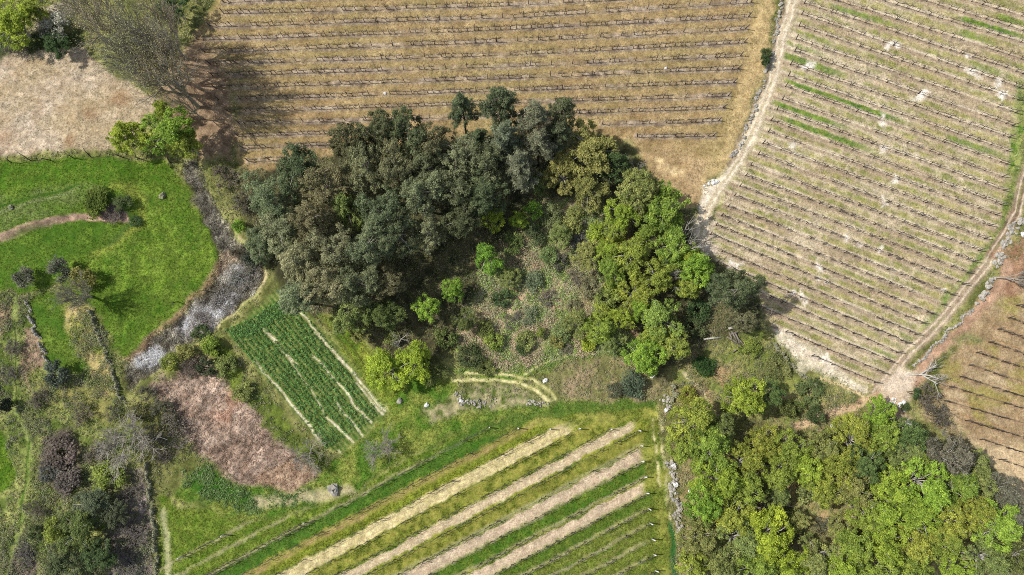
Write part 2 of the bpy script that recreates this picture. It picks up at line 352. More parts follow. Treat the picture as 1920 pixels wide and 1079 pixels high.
# --- leek plot
P_LEEK = [(424,622),(470,588),(520,545),(545,560),(575,585),(640,660),(728,772),(700,800),(645,850),(606,842),(540,762)]
lk = .5 + .5 * np.cos(((U * 178 - V * 149) / 232 - (427 * 178 - 626 * 149) / 232) / 136.7 * 15 * 6.283)
paint(poly(P_LEEK, 4, .6), mot(S(66,96,34), S(128,134,76), np.clip(lk * .8 + (n_c - .5) * 1.2, 0, 1)), 11, .12)
paint(stroke([(400,640),(440,700),(500,770),(560,835),(600,870)], 34, 8, 1), mot(S(110,124,50), S(70,84,34), con(n_b)))
LEEK_GAPS = [([(565,587),(600,630),(677,719),(720,772)],8), ([(590,625),(640,680),(725,768)],4), ([(513,719),(560,775),(603,832)],8), ([(613,782),(640,812),(663,832)],8), ([(632,756),(680,816)],7),
             ([(632,719),(665,760),(695,792)],7), ([(667,719),(717,779)],8), ([(493,617),(517,640)],8), ([(583,663),(607,687)],6), ([(537,667),(560,687)],5), ([(480,680),(513,719)],6), ([(635,845),(644,852)],6), ([(607,687),(632,719)],5), ([(537,667),(580,728),(613,782)],4), ([(497,622),(537,667)],3.5), ([(695,700),(727,768)],6)]
for g, w in LEEK_GAPS:
    paint(stroke(g, w * .46, 1.5, .5) * con(n_c + .36, 4), mot(S(206,196,152), S(226,216,184), con(n_c)))
# --- green verge round plot and bottom vineyard
P_VERGE = [(600,590),(650,600),(700,650),(780,700),(850,715),(860,740),(1040,755),(1230,752),(1235,775),(1050,772),(900,795),(760,860),(640,935),(560,960),(440,985),(330,930),(360,890),(430,905),(560,925),(600,890),(650,852),(728,775),(640,660)]
paint(poly(P_VERGE, 8), mot(S(84,118,38), S(142,150,70), con(n_b)), 12, .2)
paint(poly([(625,600),(660,612),(690,660),(760,730),(740,770),(700,720),(640,650)], 7), mot(S(98,124,40), S(140,148,60), con(n_b)))
paint(stroke([(640,625),(665,655),(690,695)], 3, 1.5, .3), S(70,72,34))
paint(stroke([(590,590),(640,640),(670,690)], 4, 2, .4) * .7, S(70,62,40))
paint(poly([(350,890),(380,872),(420,900),(470,925),(470,950),(380,940)], 8), mot(S(52,92,26), S(86,120,44), con(n_c)))
paint(stroke([(480,945),(560,935),(620,928),(650,920)], 20, 9, 1) * .7, S(186,168,136))
# rough strip north of the bottom vineyard
paint(poly([(860,735),(900,716),(960,716),(1010,740),(1040,755),(900,772),(810,790),(790,770)], 8), mot(S(96,110,52), S(160,150,112), con(n_c)), None, .3)
paint(poly([(1030,690),(1080,668),(1180,668),(1240,720),(1235,755),(1050,750),(1015,720)], 10), mot(S(122,120,74), S(158,138,108), con(n_b)), None, .4)
paint(poly([(820,700),(880,690),(1000,680),(1150,655),(1160,662),(1060,672),(1020,700),(960,705),(900,708)], 7), mot(S(90,126,38), S(124,142,60), con(n_c)))
paint(poly([(1020,660),(1150,640),(1180,668),(1080,672)], 8) * .5, S(84,112,40))
for p in ([(848,716),(880,712),(930,711),(975,717),(1005,731),(1028,752)], [(872,701),(920,699),(960,702),(1000,713),(1030,735),(1040,748)]):
    paint(stroke(p, 5.5, 2, .3), mot(S(214,204,148), S(180,176,112), con(n_c)), 13, .06)
paint(stroke([(1000,688),(1025,676),(1070,664),(1150,662)], 13, 5, .8) * .7, mot(S(88,122,42), S(130,146,66), con(n_c)))
paint(stroke([(985,700),(1020,682),(1070,665),(1145,659)], 4.5, 2, .4), S(198,194,134))
# --- bottom green vineyard
P_BOT = [(300,930),(360,955),(450,982),(560,962),(650,935),(770,860),(905,793),(1050,770),(1190,757),(1232,765),(1240,820),(1250,900),(1258,980),(1266,1079),(1270,1160),(296,1160)]
m = poly(P_BOT, 5)
Cc = V + .53 * U; wob = 9 * (n_b - .5) + 9 * (n_c - .5)
base = mot(S(96,118,36), S(144,146,58), con(n_b, 2.5))
def lane(a, b, c1, c2, k=1.0, feather=3.0, umax=9999):
    global base
    mm = sst(a - feather, a + feather, Cc + wob) * (1 - sst(b - feather, b + feather, Cc + wob)) * k * (1 - sst(umax - 12, umax + 6, U))
    base = base + (mot(c1, c2, con(n_c, 2)) - base) * mm[:, None]
lane(900, 1290, S(88,114,34), S(124,140,56))
lane(1287, 1316, S(62,98,28), S(94,122,46))
lane(1316, 1350, S(118,122,50), S(142,136,66), .8)
lane(1320, 1331, S(168,142,96), S(140,136,70), .75)
lane(1336, 1350, S(110,122,44), S(138,150,50), .9)
lane(1353, 1379, S(214,198,146), S(188,174,120), 1, 3, 1075)
lane(1381, 1411, S(106,118,42), S(146,142,66))
lane(1417, 1437, S(208,190,154), S(188,168,132), 1, 3, 1190)
lane(1443, 1470, S(110,118,44), S(142,138,64))
lane(1479, 1502, S(188,166,138), S(206,186,156), 1, 3, 1205)
lane(1505, 1534, S(70,104,30), S(108,128,48))
lane(1544, 1567, S(188,166,138), S(206,186,156), 1, 3, 1208)
lane(1569, 1597, S(74,104,32), S(108,124,48))
lane(1599, 1760, S(90,112,38), S(126,132,58))
for c in (1360, 1372, 1422, 1432, 1485, 1496, 1550, 1561):
    lane(c - 1.6, c + 1.6, S(160,140,108), S(182,162,128), .5, 1.6, 1190)
for c in BOT_C[:3] + BOT_C[8:]:
    lane(c - 3.5, c + 4.5, S(172,158,124), S(142,140,92), .6, 3, 1215)
for c in (1612, 1643, 1674, 1705):
    lane(c - 5, c + 5, S(156,150,84), S(100,130,36), .5, 4, 1220)
paint(m, base, 14, .12)
paint(poly([(1050,768),(1190,757),(1235,765),(1240,800),(1180,792),(1060,800),(960,800),(880,830),(900,795)], 7) * .8, mot(S(112,124,48), S(148,146,72), con(n_b)))
paint(poly([(780,870),(900,795),(1050,757),(1225,752),(1230,770),(1130,772),(1070,785),(1040,780),(960,795)], 5) * .8, mot(S(64,98,32), S(96,122,50), con(n_c)))
paint(poly([(1205,830),(1232,790),(1248,900),(1262,1079),(1240,1079),(1222,950)], 5) * .8, mot(S(106,122,46), S(140,142,66), con(n_b)))
paint(stroke([(1226,790),(1232,850),(1238,910)], 5, 2.5) * con(n_c, 3), S(214,204,150))
paint(stroke([(1240,790),(1244,850),(1250,920),(1258,980)], 5, 2.5) * con(n_c, 3), S(206,196,146))
paint(stroke([(1256,980),(1264,1040),(1270,1085)], 10, 4), S(52,98,44))
paint(stroke([(308,960),(312,1010),(316,1079)], 12, 5) * .6, S(186,178,140))
# --- right vineyard
P_RIGHT = [(1512,-60),(1600,-200),(2150,-200),(2150,0),(1925,130),(1912,230),(1900,330),(1880,410),(1845,470),(1800,540),(1745,615),(1690,665),(1650,722),(1620,732),(1550,700),(1500,680),(1455,630),(1428,570),(1405,520),(1340,488),(1306,456),(1342,400),(1390,318),(1432,230),(1462,120),(1490,30)]
m = poly(P_RIGHT, 6)
d = np.full(len(U), 99., np.float32); kk = np.zeros(len(U), np.int16)
for i, r in enumerate(ROWS_RIGHT):
    (a, b), (c2, d2) = r; yr = b + (U - a) * (d2 - b) / (c2 - a)
    dd = np.where((U > a - 30) & (U < c2 + 40), V - yr, 99); cl_ = np.abs(dd) < np.abs(d); d = np.where(cl_, dd, d); kk = np.where(cl_, i, kk)
band = (kk + (d > 0)).astype(np.float32)                      # which space between rows
ca, sa = math.cos(-.36), math.sin(-.36)
XR, YR = X * ca + Y * sa, -X * sa + Y * ca
al = fb(XR + band * 31, YR * 5, 9, 4, 61); al2 = fb(XR + band * 13, YR * 6, 4, 4, 66)
beige = mot(S(182,165,134), S(208,192,162), con(n_b, 2.2))
beige = beige + (S(164,142,112) - beige) * (con(fb(XR, YR * 3, 8, 3, 81), 3) * .6)[:, None]
mid = sst(5, 9, np.abs(d + 4 * (n_c - .5)))
gmix = mid * sst(.30, .54, al + .25 * (n_c - .5) + .06)
green = mot(S(158,152,88), S(126,132,64), con(al2, 3))
beige = beige + (green - beige) * (gmix * .85 * (.45 + .55 * con(n_c, 3)))[:, None]
strong = np.zeros(len(U), np.float32)
for k_, u0, u1, amp in ((9,1468,1600,.8), (8,1470,1560,.5), (10,1480,1560,.3), (11,1475,1700,1.), (13,1455,1590,1.), (14,1470,1640,.9), (7,1500,1580,.4), (11,1780,1890,.7), (4,1560,1680,.7), (2,1800,1925,1.), (1,1870,1925,.9), (3,1800,1860,.6), (5,1820,1900,.5), (29,1640,1720,.5), (27,1690,1780,.5), (20,1700,1800,.35)):
    strong = np.maximum(strong, (band == k_) * sst(u0 - 12, u0 + 12, U) * (1 - sst(u1 - 50, u1 + 25, U)) * amp)
beige = beige + (mot(S(78,116,38), S(124,142,64), con(n_c, 3)) - beige) * (strong * mid * sst(.25, .5, n_c + strong * .2))[:, None]
rowline = 1 - sst(1.5, 4.2, np.abs(d - 1.0))
beige = beige + (S(150,130,108) - beige) * (rowline * .6)[:, None]
pale = (1 - sst(1.5, 4.5, np.abs(d + 5))) * con(al2, 3)
beige = beige + (S(222,206,180) - beige) * (pale * .6)[:, None]
paint(m, beige, 15, .10)
for q in ((1663,95,9,9), (1682,90,10,6), (1725,183,14,7), (1662,212,7,5), (1661,225,7,6), (1660,276,7,8), (1678,337,8,10), (1660,383,9,8), (1820,138,16,7), (1833,145,8,5), (1868,157,9,5), (1882,175,12,8), (1512,128,9,7), (1490,270,6,6), (1533,497,5,7), (1527,518,4,8), (1545,530,4,6), (1483,550,7,5), (1502,557,6,9), (1508,570,4,6), (1585,445,6,6), (1616,458,8,5), (1655,467,5,6), (1812,100,10,6), (1372,492,14,7), (1385,495,10,4), (1508,128,8,6), (1550,680,9,12), (1770,550,6,6)):
    p = [(q[0] + q[2] * (.7 + .5 * math.sin(a * 3 + q[0])) * math.cos(a), q[1] + 1.15 * q[3] * math.sin(a)) for a in np.linspace(0, 6.28, 12)[:-1]]
    paint(poly(p, 4, 1.4) * (.65 + .35 * con(n_c, 4)), S(238,228,212))
paint(poly([(1452,618),(1475,615),(1500,640),(1545,665),(1570,700),(1622,722),(1612,738),(1540,705),(1500,690),(1462,645)], 6) * (.5 + .5 * con(n_b)), S(230,216,192))
paint(poly([(1310,440),(1340,410),(1330,440),(1345,475),(1310,470)], 8), S(206,190,168))
# verge and tracks right
paint(poly([(1893,300),(1903,180),(1915,150),(1925,200),(1915,330),(1895,400),(1862,450),(1800,560),(1730,635),(1700,655),(1760,570),(1830,490),(1880,410)], 7) * (.35 + .65 * con(n_b, 3)), mot(S(92,128,42), S(150,156,88), con(n_c)))
TRACK_R = [(1960,250),(1922,340),(1910,400),(1875,455),(1845,505),(1800,560),(1755,612),(1705,660),(1675,695),(1640,735)]
paint(stroke(TRACK_R, 22, 6, .6), mot(S(156,136,112), S(184,164,138), con(n_b)), 16, .08)
paint(stroke([(1925,330),(1912,390),(1880,440),(1858,480)], 16, 5, .6), mot(S(112,92,74), S(142,120,98), con(n_c)))
for o in (-5, 5):
    paint(stroke([(u + o, v + o * .5) for u, v in TRACK_R], 3.4, 1.4, .3) * .8, S(210,192,164))
paint(stroke(TRACK_R, 3.5, 2, .6) * con(n_b, 4) * .8, S(136,134,84))
# SE vineyard
P_SE = [(2160,380),(1960,420),(1925,450),(1905,500),(1880,545),(1845,580),(1800,640),(1768,690),(1760,730),(1780,780),(1830,835),(1875,880),(1905,925),(1960,960),(2160,1020)]
m = poly(P_SE, 7)
se = mot(S(160,140,106), S(194,174,138), con(n_b)); se = se + (S(146,118,84) - se) * (con(n_a, 4) * .45)[:, None]
se = se + (S(150,140,76) - se) * (sst(.52, .7, fb(X, Y, 4, 4, 91)) * .8)[:, None]
d = np.full(len(U), 99., np.float32)
for r in ROWS_SE:
    (a, b), (c2, d2) = r; dd = np.where(U > a - 15, V - (b + (U - a) * (d2 - b) / (c2 - a)), 99); d = np.where(np.abs(dd) < np.abs(d), dd, d)
se = se + (S(150,122,94) - se) * ((1 - sst(2, 5, np.abs(d))) * .6)[:, None]
se = se + (S(150,106,68) - se) * (sst(5, 8, -d) * (1 - sst(9, 13, -d)) * .45 * con(n_b))[:, None]
paint(m, se, 17, .12)
paint(poly([(1780,800),(1830,850),(1880,890),(1930,960),(1990,960),(1990,840),(1900,840)], 14) * .5, S(220,196,156))
paint(poly([(1860,470),(1940,440),(1960,540),(1900,560),(1860,560),(1880,520)], 8) * .8, mot(S(146,108,84), S(170,134,106), con(n_b)))
paint(stroke([(1890,500),(1870,545),(1820,600),(1780,640),(1735,680),(1715,720)], 24, 7, .8), mot(S(188,154,126), S(162,130,104), con(n_b)), 18, .1)
paint(stroke([(1790,640),(1815,630),(1840,640)], 12, 8, 1) * .5, S(70,110,46))
paint(poly([(1640,715),(1690,690),(1720,700),(1705,750),(1680,775),(1640,760),(1625,740)], 8), mot(S(194,172,144), S(212,194,170), con(n_b)), 19, .08)
paint(stroke([(1660,760),(1690,772),(1700,790)], 22, 8, 1) * .8, S(186,158,136))
paint(poly([(1715,740),(1770,745),(1790,790),(1835,850),(1880,890),(1850,880),(1790,830),(1730,790)], 8), mot(S(134,118,84), S(164,144,112), con(n_b)))
# south track
paint(stroke([(1640,740),(1615,755),(1585,770),(1550,780),(1520,788),(1495,800)], 15, 4, .6), mot(S(190,152,122), S(206,180,142), con(n_b)), 20, .08)
paint(stroke([(1540,712),(1590,728),(1618,742),(1620,760),(1600,772)], 5, 2, .3), S(206,184,140))
paint(stroke([(1280,700),(1310,730),(1330,760),(1345,785)], 6, 3, .4), S(202,188,146))
# north track with border
TRACK_N = [(1540,-200),(1490,-10),(1470,50),(1455,120),(1438,180),(1415,240),(1385,300),(1350,355),(1325,390),(1312,440)]
paint(stroke(TRACK_N, 24, 6, .6), mot(S(196,178,148), S(214,198,170), con(n_b)), 21, .08)
for o in (-5, 6):
    paint(stroke([(u + o, v) for u, v in TRACK_N], 3.4, 1.6, .3) * .7, S(226,212,186))
paint(stroke(TRACK_N, 4, 2, .6) * con(n_b, 4) * .7, S(160,148,102))
paint(stroke([(1470,-30),(1462,40),(1448,95),(1430,160),(1408,220),(1385,275),(1365,310)], 9, 4, .9) * .8, mot(S(120,104,84), S(172,150,122), con(n_c)))
paint(poly([(1322,352),(1345,340),(1350,355),(1335,372),(1320,380),(1315,395),(1305,385)], 5), S(216,202,178))
paint(stroke([(1320,385),(1340,350),(1360,335)], 5, 2), S(228,214,190))

Z = Z + ROUGH * ((fb(X, Y, 1.1, 3, 101) - .5) * 1.5)
# a terrace step along the rocky ledge in the meadow, a shallow channel for the stream bed
led = [(-200,480),(5,450),(70,428),(130,410),(240,408)]
lv = np.interp(U, [p[0] for p in led], [p[1] for p in led])
dl = lv - V
Z += np.where((U < 260) & (V > 285) & (V < 480), 0.9 * sst(-4, 10, dl) * (1 - sst(225, 262, U)) * (1 - sst(60, 120, dl)), 0)
Z -= .8 * poly(P_ASH, 10)
Z = Z.astype(np.float32)
Zg = Z.reshape(NY, NX)
def gz(x, y):
    i = np.clip(np.searchsorted(GX, x), 0, NX - 1); j = np.clip(np.searchsorted(GY, y), 0, NY - 1)
    return Zg[j, i]

REG = {0: ('ground', 'rough scrubby ground under the woods and between the fields', 'ground'), 1: ('field', 'straw-coloured field of bare vine rows above the dark wood', 'field'),
 2: ('field', 'pale beige mown field at the upper left', 'field'), 3: ('meadow', 'bright green meadow with a curved grass bank', 'meadow'),
 4: ('ground', 'pinkish earth ledge curving through the green meadow', 'ground'), 5: ('meadow', 'narrow green strip between two low stone walls', 'meadow'),
 6: ('meadow', 'small bright green patch at the left edge', 'meadow'), 7: ('path', 'pale green footpath winding down the left side', 'path'),
 8: ('stream_bed', 'ash-grey dry stream bed between meadow and vegetable plot', 'stream bed'), 9: ('path', 'pale footpath bending round the end of the stream bed', 'path'),
 10: ('field', 'reddish brown field of dead bracken', 'field'), 11: ('field', 'dark green vegetable plot with pale bare strips', 'field'),
 12: ('ground', 'green grassy verge round the vegetable plot', 'ground'), 13: ('path', 'curved pair of pale wheel ruts below the clearing', 'path'),
 14: ('field', 'green vineyard field with bare earth lanes, bottom centre', 'field'), 15: ('field', 'beige vineyard field with sparse green strips, upper right', 'field'),
 16: ('dirt_track', 'brown dirt track along the stone wall at right', 'track'), 17: ('field', 'tawny vineyard field at the right edge', 'field'),
 18: ('ground', 'strip of reddish bare soil beside the long stone wall', 'ground'), 19: ('dirt_track', 'bare pale junction where the tracks meet at right', 'track'),
 20: ('dirt_track', 'narrow earth track running left from the track junction', 'track'), 21: ('dirt_track', 'pale dirt track between the straw and the beige vineyards', 'track')}
idx = np.arange(NX * NY).reshape(NY, NX)
Fq = np.stack([idx[:-1, :-1].ravel(), idx[:-1, 1:].ravel(), idx[1:, 1:].ravel(), idx[1:, :-1].ravel()], 1)
PV = np.stack([X, Y, Z], 1)
fr = RID[Fq[:, 0]]
C = C * (.82 + .36 * con(vn(X, Y, .30, 111) * .6 + vn(X, Y, .7, 117) * .4, 1.8))[:, None] * (.90 + .20 * RGN.random(len(U)))[:, None]
C = np.clip(C, .004, .9)
for rid, (nm, lab, cat) in REG.items():
    f = Fq[fr == rid]
    if not len(f): continue
    used, inv = np.unique(f, return_inverse=True)
    o = link(nm, mesh(nm, PV[used], inv.reshape(f.shape), M_GROUND, col=C[used], smooth=True))
    tag(o, lab, cat, kind='structure')

# ------------------------------------------------------------------ tube and leaf builders
class MB:
    def __init__(s): s.v = []; s.f = []; s.n = 0
    def tube(s, pts, rad, k=6, cap=True):
        pts = [Vector(p) for p in pts]; rings = []
        for i, p in enumerate(pts):
            t = (pts[min(i + 1, len(pts) - 1)] - pts[max(i - 1, 0)])
            t = t.normalized() if t.length > 1e-6 else Vector((0, 0, 1))
            a = t.cross(Vector((.13, .97, .2))); a = a.normalized() if a.length > 1e-4 else Vector((1, 0, 0)); b = t.cross(a)
            r = rad[i]; ring = []
            for j in range(k):
                an = 2 * math.pi * j / k
                s.v.append(p + a * (r * math.cos(an)) + b * (r * math.sin(an))); ring.append(s.n); s.n += 1
            rings.append(ring)
        for r0, r1 in zip(rings, rings[1:]):
            for j in range(k): s.f.append((r0[j], r0[(j + 1) % k], r1[(j + 1) % k], r1[j]))
        if cap: s.f.append(tuple(rings[-1])); s.f.append(tuple(reversed(rings[0])))
    def rock(s, c, r, rng, sq=(1, 1, 1)):
        lat, lon = 5, 7; base = s.n
        ph = [rng.uniform(0, 6.28) for _ in range(4)]
        for i in range(lat + 1):
            th = math.pi * i / lat
            for j in range(lon):
                an = 2 * math.pi * j / lon + .3 * i
                q = r * (1 + .22 * math.sin(2 * an + ph[0] + 3 * th) + .16 * math.sin(3 * an + ph[1]) + rng.uniform(-.1, .1))
                s.v.append(Vector(c) + Vector((q * math.sin(th) * math.cos(an) * sq[0], q * math.sin(th) * math.sin(an) * sq[1], q * math.cos(th) * sq[2]))); s.n += 1
        for i in range(lat):
            for j in range(lon):
                a, b = base + i * lon + j, base + i * lon + (j + 1) % lon
                s.f.append((a, a + lon, b + lon, b))
    def box(s, c, sx, sy, sz, rz, rng=None, jit=0):
        cs, sn = math.cos(rz), math.sin(rz); b = s.n
        for dz in (-1, 1):
            for dx, dy in ((-1, -1), (1, -1), (1, 1), (-1, 1)):
                x, y = dx * sx / 2 * (1 + (rng.uniform(-jit, jit) if rng else 0)), dy * sy / 2 * (1 + (rng.uniform(-jit, jit) if rng else 0))
                s.v.append(Vector((c[0] + x * cs - y * sn, c[1] + x * sn + y * cs, c[2] + dz * sz / 2 * (1 + (rng.uniform(-jit, jit) if rng else 0))))); s.n += 1
        for f in ((3, 2, 1, 0), (4, 5, 6, 7), (0, 1, 5, 4), (1, 2, 6, 5), (2, 3, 7, 6), (3, 0, 4, 7)): s.f.append(tuple(b + i for i in f))
    def me(s, name, mat, smooth=True): return mesh(name, [tuple(v) for v in s.v], s.f, mat, smooth=smooth)

def leaf_quads(P, Nn, size, rng, aspect=.6):
    """quads at P (n,3), facing Nn, with random spin"""
    n = len(P); r = rng.normal(size=(n, 3)); t = np.cross(Nn, r); t /= np.linalg.norm(t, axis=1)[:, None] + 1e-9
    b = np.cross(Nn, t); s = size[:, None]
    fold = Nn * s * .18
    Vv = np.stack([P - t * s + fold, P - b * s * aspect, P + t * s + fold, P + b * s * aspect], 1).reshape(-1, 3)
    return Vv, np.arange(4 * n).reshape(n, 4)
def unit(a): return a / (np.linalg.norm(a, axis=-1, keepdims=True) + 1e-9)
def crown_mesh(name, rng, centers, crad, per, lsize, up=.5, rnd=.9, flat=.75, aspect=.6, tvar=.22, loose=1.1):
    Ps, Ns, T, Sz = [], [], [], []
    for c, r in zip(centers, crad):
        n = max(8, int(per * (r / np.mean(crad)) ** 2))
        dvec = unit(rng.normal(size=(n, 3))); q = rng.random(n) ** .45
        # ragged clumps: cut wedges out of each so the outline is uneven
        q = q * (1 + .35 * np.sin(dvec[:, 0] * 5 + rng.random() * 6) * np.sin(dvec[:, 1] * 4 + rng.random() * 6))
        q = np.where(rng.random(n) < .2, q * loose, q)
        p = c + dvec * (q * r)[:, None] * np.array([1, 1, flat])
        Ps.append(p); Ns.append(unit(dvec * (1 - up) + np.array([0, 0, up]) + rng.normal(size=(n, 3)) * rnd * .5))
        T.append(np.clip((1 + rng.normal() * tvar) * (1 + rng.normal(size=n) * .2), .35, 1.9)); Sz.append(lsize * (.55 + .9 * rng.random(n)))
    P = np.concatenate(Ps); Nn = np.concatenate(Ns); T = np.concatenate(T); Sz = np.concatenate(Sz)
    Vv, F = leaf_quads(P, Nn, Sz, rng, aspect)
    return mesh(name, Vv, F, M_LEAF, tone=np.repeat(T, 4))
def limbs(mb, rng, top, ends, r0, base_r, split=.35, wob=.25, k=6):
    """trunk from the origin to height top, then a bent limb to every end"""
    pts = [Vector((0, 0, -.3))]; n = 5
    for i in range(1, n + 1):
        pts.append(Vector((rng.normal() * .12 * i / n * 2, rng.normal() * .12 * i / n * 2, top * i / n)))
    mb.tube(pts, [base_r * 1.35] + [base_r * (1 - .55 * i / n) for i in range(1, n + 1)], 8)
    for e in ends:
        e = Vector(e); i0 = rng.integers(max(1, int(n * split)), n + 1); s0 = pts[i0]
        mid = s0.lerp(e, .5) + Vector((rng.normal() * wob, rng.normal() * wob, abs(rng.normal()) * wob + .15 * (e - s0).length))
        mb.tube([s0, s0.lerp(mid, .55) + Vector((0, 0, .1)), mid, e], [r0, r0 * .75, r0 * .5, r0 * .15], k)

PROTO = {}
def proto(kind, items): PROTO.setdefault(kind, []).append(items)
def dome(rng, c, r, n, rc, cs, rs, flat=.8):
    """leaf clumps spread over the upper shell of one lobe of a crown"""
    for _ in range(n):
        d = unit(rng.normal(size=3) + np.array([0, 0, .45])); q = rng.uniform(.72, 1.05)
        cs.append(c + d * r * q * np.array([1, 1, flat])); rs.append(rng.uniform(*rc))
def mk_oak(i):                                   # spring oak: lobed, broken crown of fine leaf sprays, height 10, radius 4.5
    rng = np.random.default_rng(100 + i); R, Hh = 4.5, 10.0
    nl = int(rng.integers(5, 8)); cs, rs, ends = [], [], []
    for k in range(nl):
        a = (k + rng.uniform(-.3, .3)) * 6.283 / nl; L = R * rng.uniform(.42, .68)
        c = np.array([L * math.cos(a), L * math.sin(a), Hh * rng.uniform(.5, .7)]); ends.append(c)
        dome(rng, c, rng.uniform(1.3, 2.1), int(rng.integers(15, 22)), (.3, .68), cs, rs)
    for _ in range(2):
        c = np.array([rng.normal() * 1.0, rng.normal() * 1.0, Hh * rng.uniform(.7, .8)]); ends.append(c)
        dome(rng, c, rng.uniform(1.5, 2.1), 20, (.3, .7), cs, rs)
    mb = MB(); limbs(mb, rng, Hh * .5, ends + [c * np.array([1.1, 1.1, 1.06]) for c in cs[::5]], .10, .24)
    proto('oak', [('trunk', mb.me('trunk', M_PALEBARK)), ('crown', crown_mesh('crown', rng, cs, rs, 84, .13, up=.66, tvar=.2, aspect=.62, loose=1.4))])
def mk_euc(i):                                   # tall olive-grey evergreen, fine leaf, height 16, radius 4.8
    rng = np.random.default_rng(200 + i); R, Hh = 4.8, 16.0
    nl = int(rng.integers(8, 11)); cs, rs, ends = [], [], []
    for k in range(nl):
        a = (k + rng.uniform(-.4, .4)) * 6.283 / nl; L = R * rng.uniform(.35, .7)
        c = np.array([L * math.cos(a), L * math.sin(a), Hh * rng.uniform(.55, .8) - .2 * L]); ends.append(c)
        dome(rng, c, rng.uniform(1.1, 1.8), int(rng.integers(14, 20)), (.3, .62), cs, rs, 1.0)
    for _ in range(3):
        c = np.array([rng.normal() * 1.1, rng.normal() * 1.1, Hh * rng.uniform(.78, .92)]); ends.append(c)
        dome(rng, c, rng.uniform(1.2, 1.8), 18, (.3, .62), cs, rs, 1.0)
    mb = MB(); limbs(mb, rng, Hh * .7, ends + [c * np.array([1.03, 1.03, 1.01]) for c in cs[::14]], .11, .26, .4, .3)
    proto('evergreen', [('trunk', mb.me('trunk', M_GREYBARK)), ('crown', crown_mesh('crown', rng, cs, rs, 85, .125, up=.55, rnd=1.1, aspect=.5, tvar=.2, loose=1.35))])
def mk_pine(i):                                  # pine: tufted whorls round a straight stem, height 16, radius 3
    rng = np.random.default_rng(300 + i); R, Hh = 3.0, 16.0
    cs, rs, ends = [], [], []
    for k in range(11):
        z = Hh * (.48 + .5 * k / 10); rr = R * (1 - (k / 10.5) ** 1.6) * .95 + .25
        for j in range(int(rng.integers(4, 7)) if k < 10 else 2):
            a = rng.random() * 6.283; e = rr * rng.uniform(.6, 1.05)
            tip = np.array([e * math.cos(a), e * math.sin(a), z + .25 * e + rng.normal() * .2]); ends.append(tip)
            for q in (1.0, .72, .45):
                cs.append(tip * np.array([q, q, 1]) + rng.normal(size=3) * .14); rs.append(rng.uniform(.32, .6) * (1.1 - .2 * q))
    mb = MB(); limbs(mb, rng, Hh * .97, ends[::3], .06, .22, .5, .1)
    proto('pine', [('trunk', mb.me('trunk', M_DARKBARK)), ('crown', crown_mesh('crown', rng, cs, rs, 95, .15, up=.6, rnd=1.0, aspect=.28, tvar=.2))])
def branchy(mb, rng, p, d, L, r, depth, tips, spread=.55, kids=(4, 6), up=.25):
    q = p + d * L * .5 + Vector((rng.normal(), rng.normal(), rng.normal())) * L * .05
    e = q + (d + Vector((rng.normal() * .18, rng.normal() * .18, up * .3))).normalized() * L * .5
    mb.tube([p, q, e], [r, r * .75, r * .4], 5 if depth > 1 else 3, cap=False)
    if depth == 0: tips.append(e); tips.append(q); return
    for _ in range(int(rng.integers(*kids))):
        t = rng.uniform(.3, 1); s = p.lerp(q, t * 2) if t < .5 else q.lerp(e, t * 2 - 1)
        nd = (d + Vector((rng.normal(), rng.normal(), rng.normal() * .6 + up)) * spread).normalized()
        branchy(mb, rng, s, nd, L * rng.uniform(.5, .75), max(r * .5, .026), depth - 1, tips, spread, kids, up)
def mk_bare(kind, i, Hh, mat, trunk=.25, depth=3, leaves=0, lsize=.1, spread=.6, kids=(4, 7), wide=1.0, thick=1.0):
    rng = np.random.default_rng(400 + i + len(kind) * 31); mb = MB(); tips = []
    th = Hh * trunk; lean = Vector((rng.normal() * .08, rng.normal() * .08, 1)).normalized()
    mb.tube([(0, 0, -.3), lean * th * .5, lean * th], [Hh * .026, Hh * .021, Hh * .017], 7)
    tw = MB()
    for k in range(int(rng.integers(4, 6))):
        a = k * 1.3 + rng.random(); d = Vector((math.cos(a) * .6 * wide, math.sin(a) * .6 * wide, .85)).normalized()
        branchy(tw, rng, lean * th * rng.uniform(.75, 1), d, Hh * .42, Hh * .011 * thick, depth, tips, spread, kids)
    it = [('trunk', mb.me('trunk', mat)), ('branches', tw.me('branches', mat))]
    if leaves:
        tp = np.array([tuple(t) for t in tips]); P = tp[rng.integers(0, len(tp), leaves)] + rng.normal(size=(leaves, 3)) * .25
        Vv, F = leaf_quads(P, unit(rng.normal(size=(leaves, 3)) + np.array([-.3, 0, 1.3])), lsize * (.6 + .8 * rng.random(leaves)), rng)
        it.append(('crown', mesh('crown', Vv, F, M_LEAF, tone=np.repeat(np.clip(1 + rng.normal(size=leaves) * .3, .4, 1.8), 4))))
    proto(kind, it)
def mk_shrub(i, kind='shrub'):                   # low bush, radius 1.6, height 2
    rng = np.random.default_rng(500 + i); cs, rs = [], []
    for _ in range(int(rng.integers(12, 18))):
        a = rng.random() * 6.283; L = 1.25 * math.sqrt(rng.random()); cs.append(np.array([L * math.cos(a), L * math.sin(a), .5 + (1.25 - .5 * L) * rng.uniform(.5, 1.1)])); rs.append(rng.uniform(.3, .6))
    mb = MB()
    for c in cs[::2]:
        c = Vector(c); mb.tube([(rng.normal() * .1, rng.normal() * .1, -.2), c * .5 + Vector((0, 0, .1)), c], [.05, .035, .015], 4, cap=False)
    proto(kind, [('stem', mb.me('stem', M_DARKBARK)), ('crown', crown_mesh('crown', rng, cs, rs, 120, .095, up=.55, tvar=.22, loose=1.35))])
for i in range(6): mk_oak(i)
for i in range(6): mk_euc(i)
for i in range(4): mk_pine(i)
for i in range(4): mk_shrub(i)
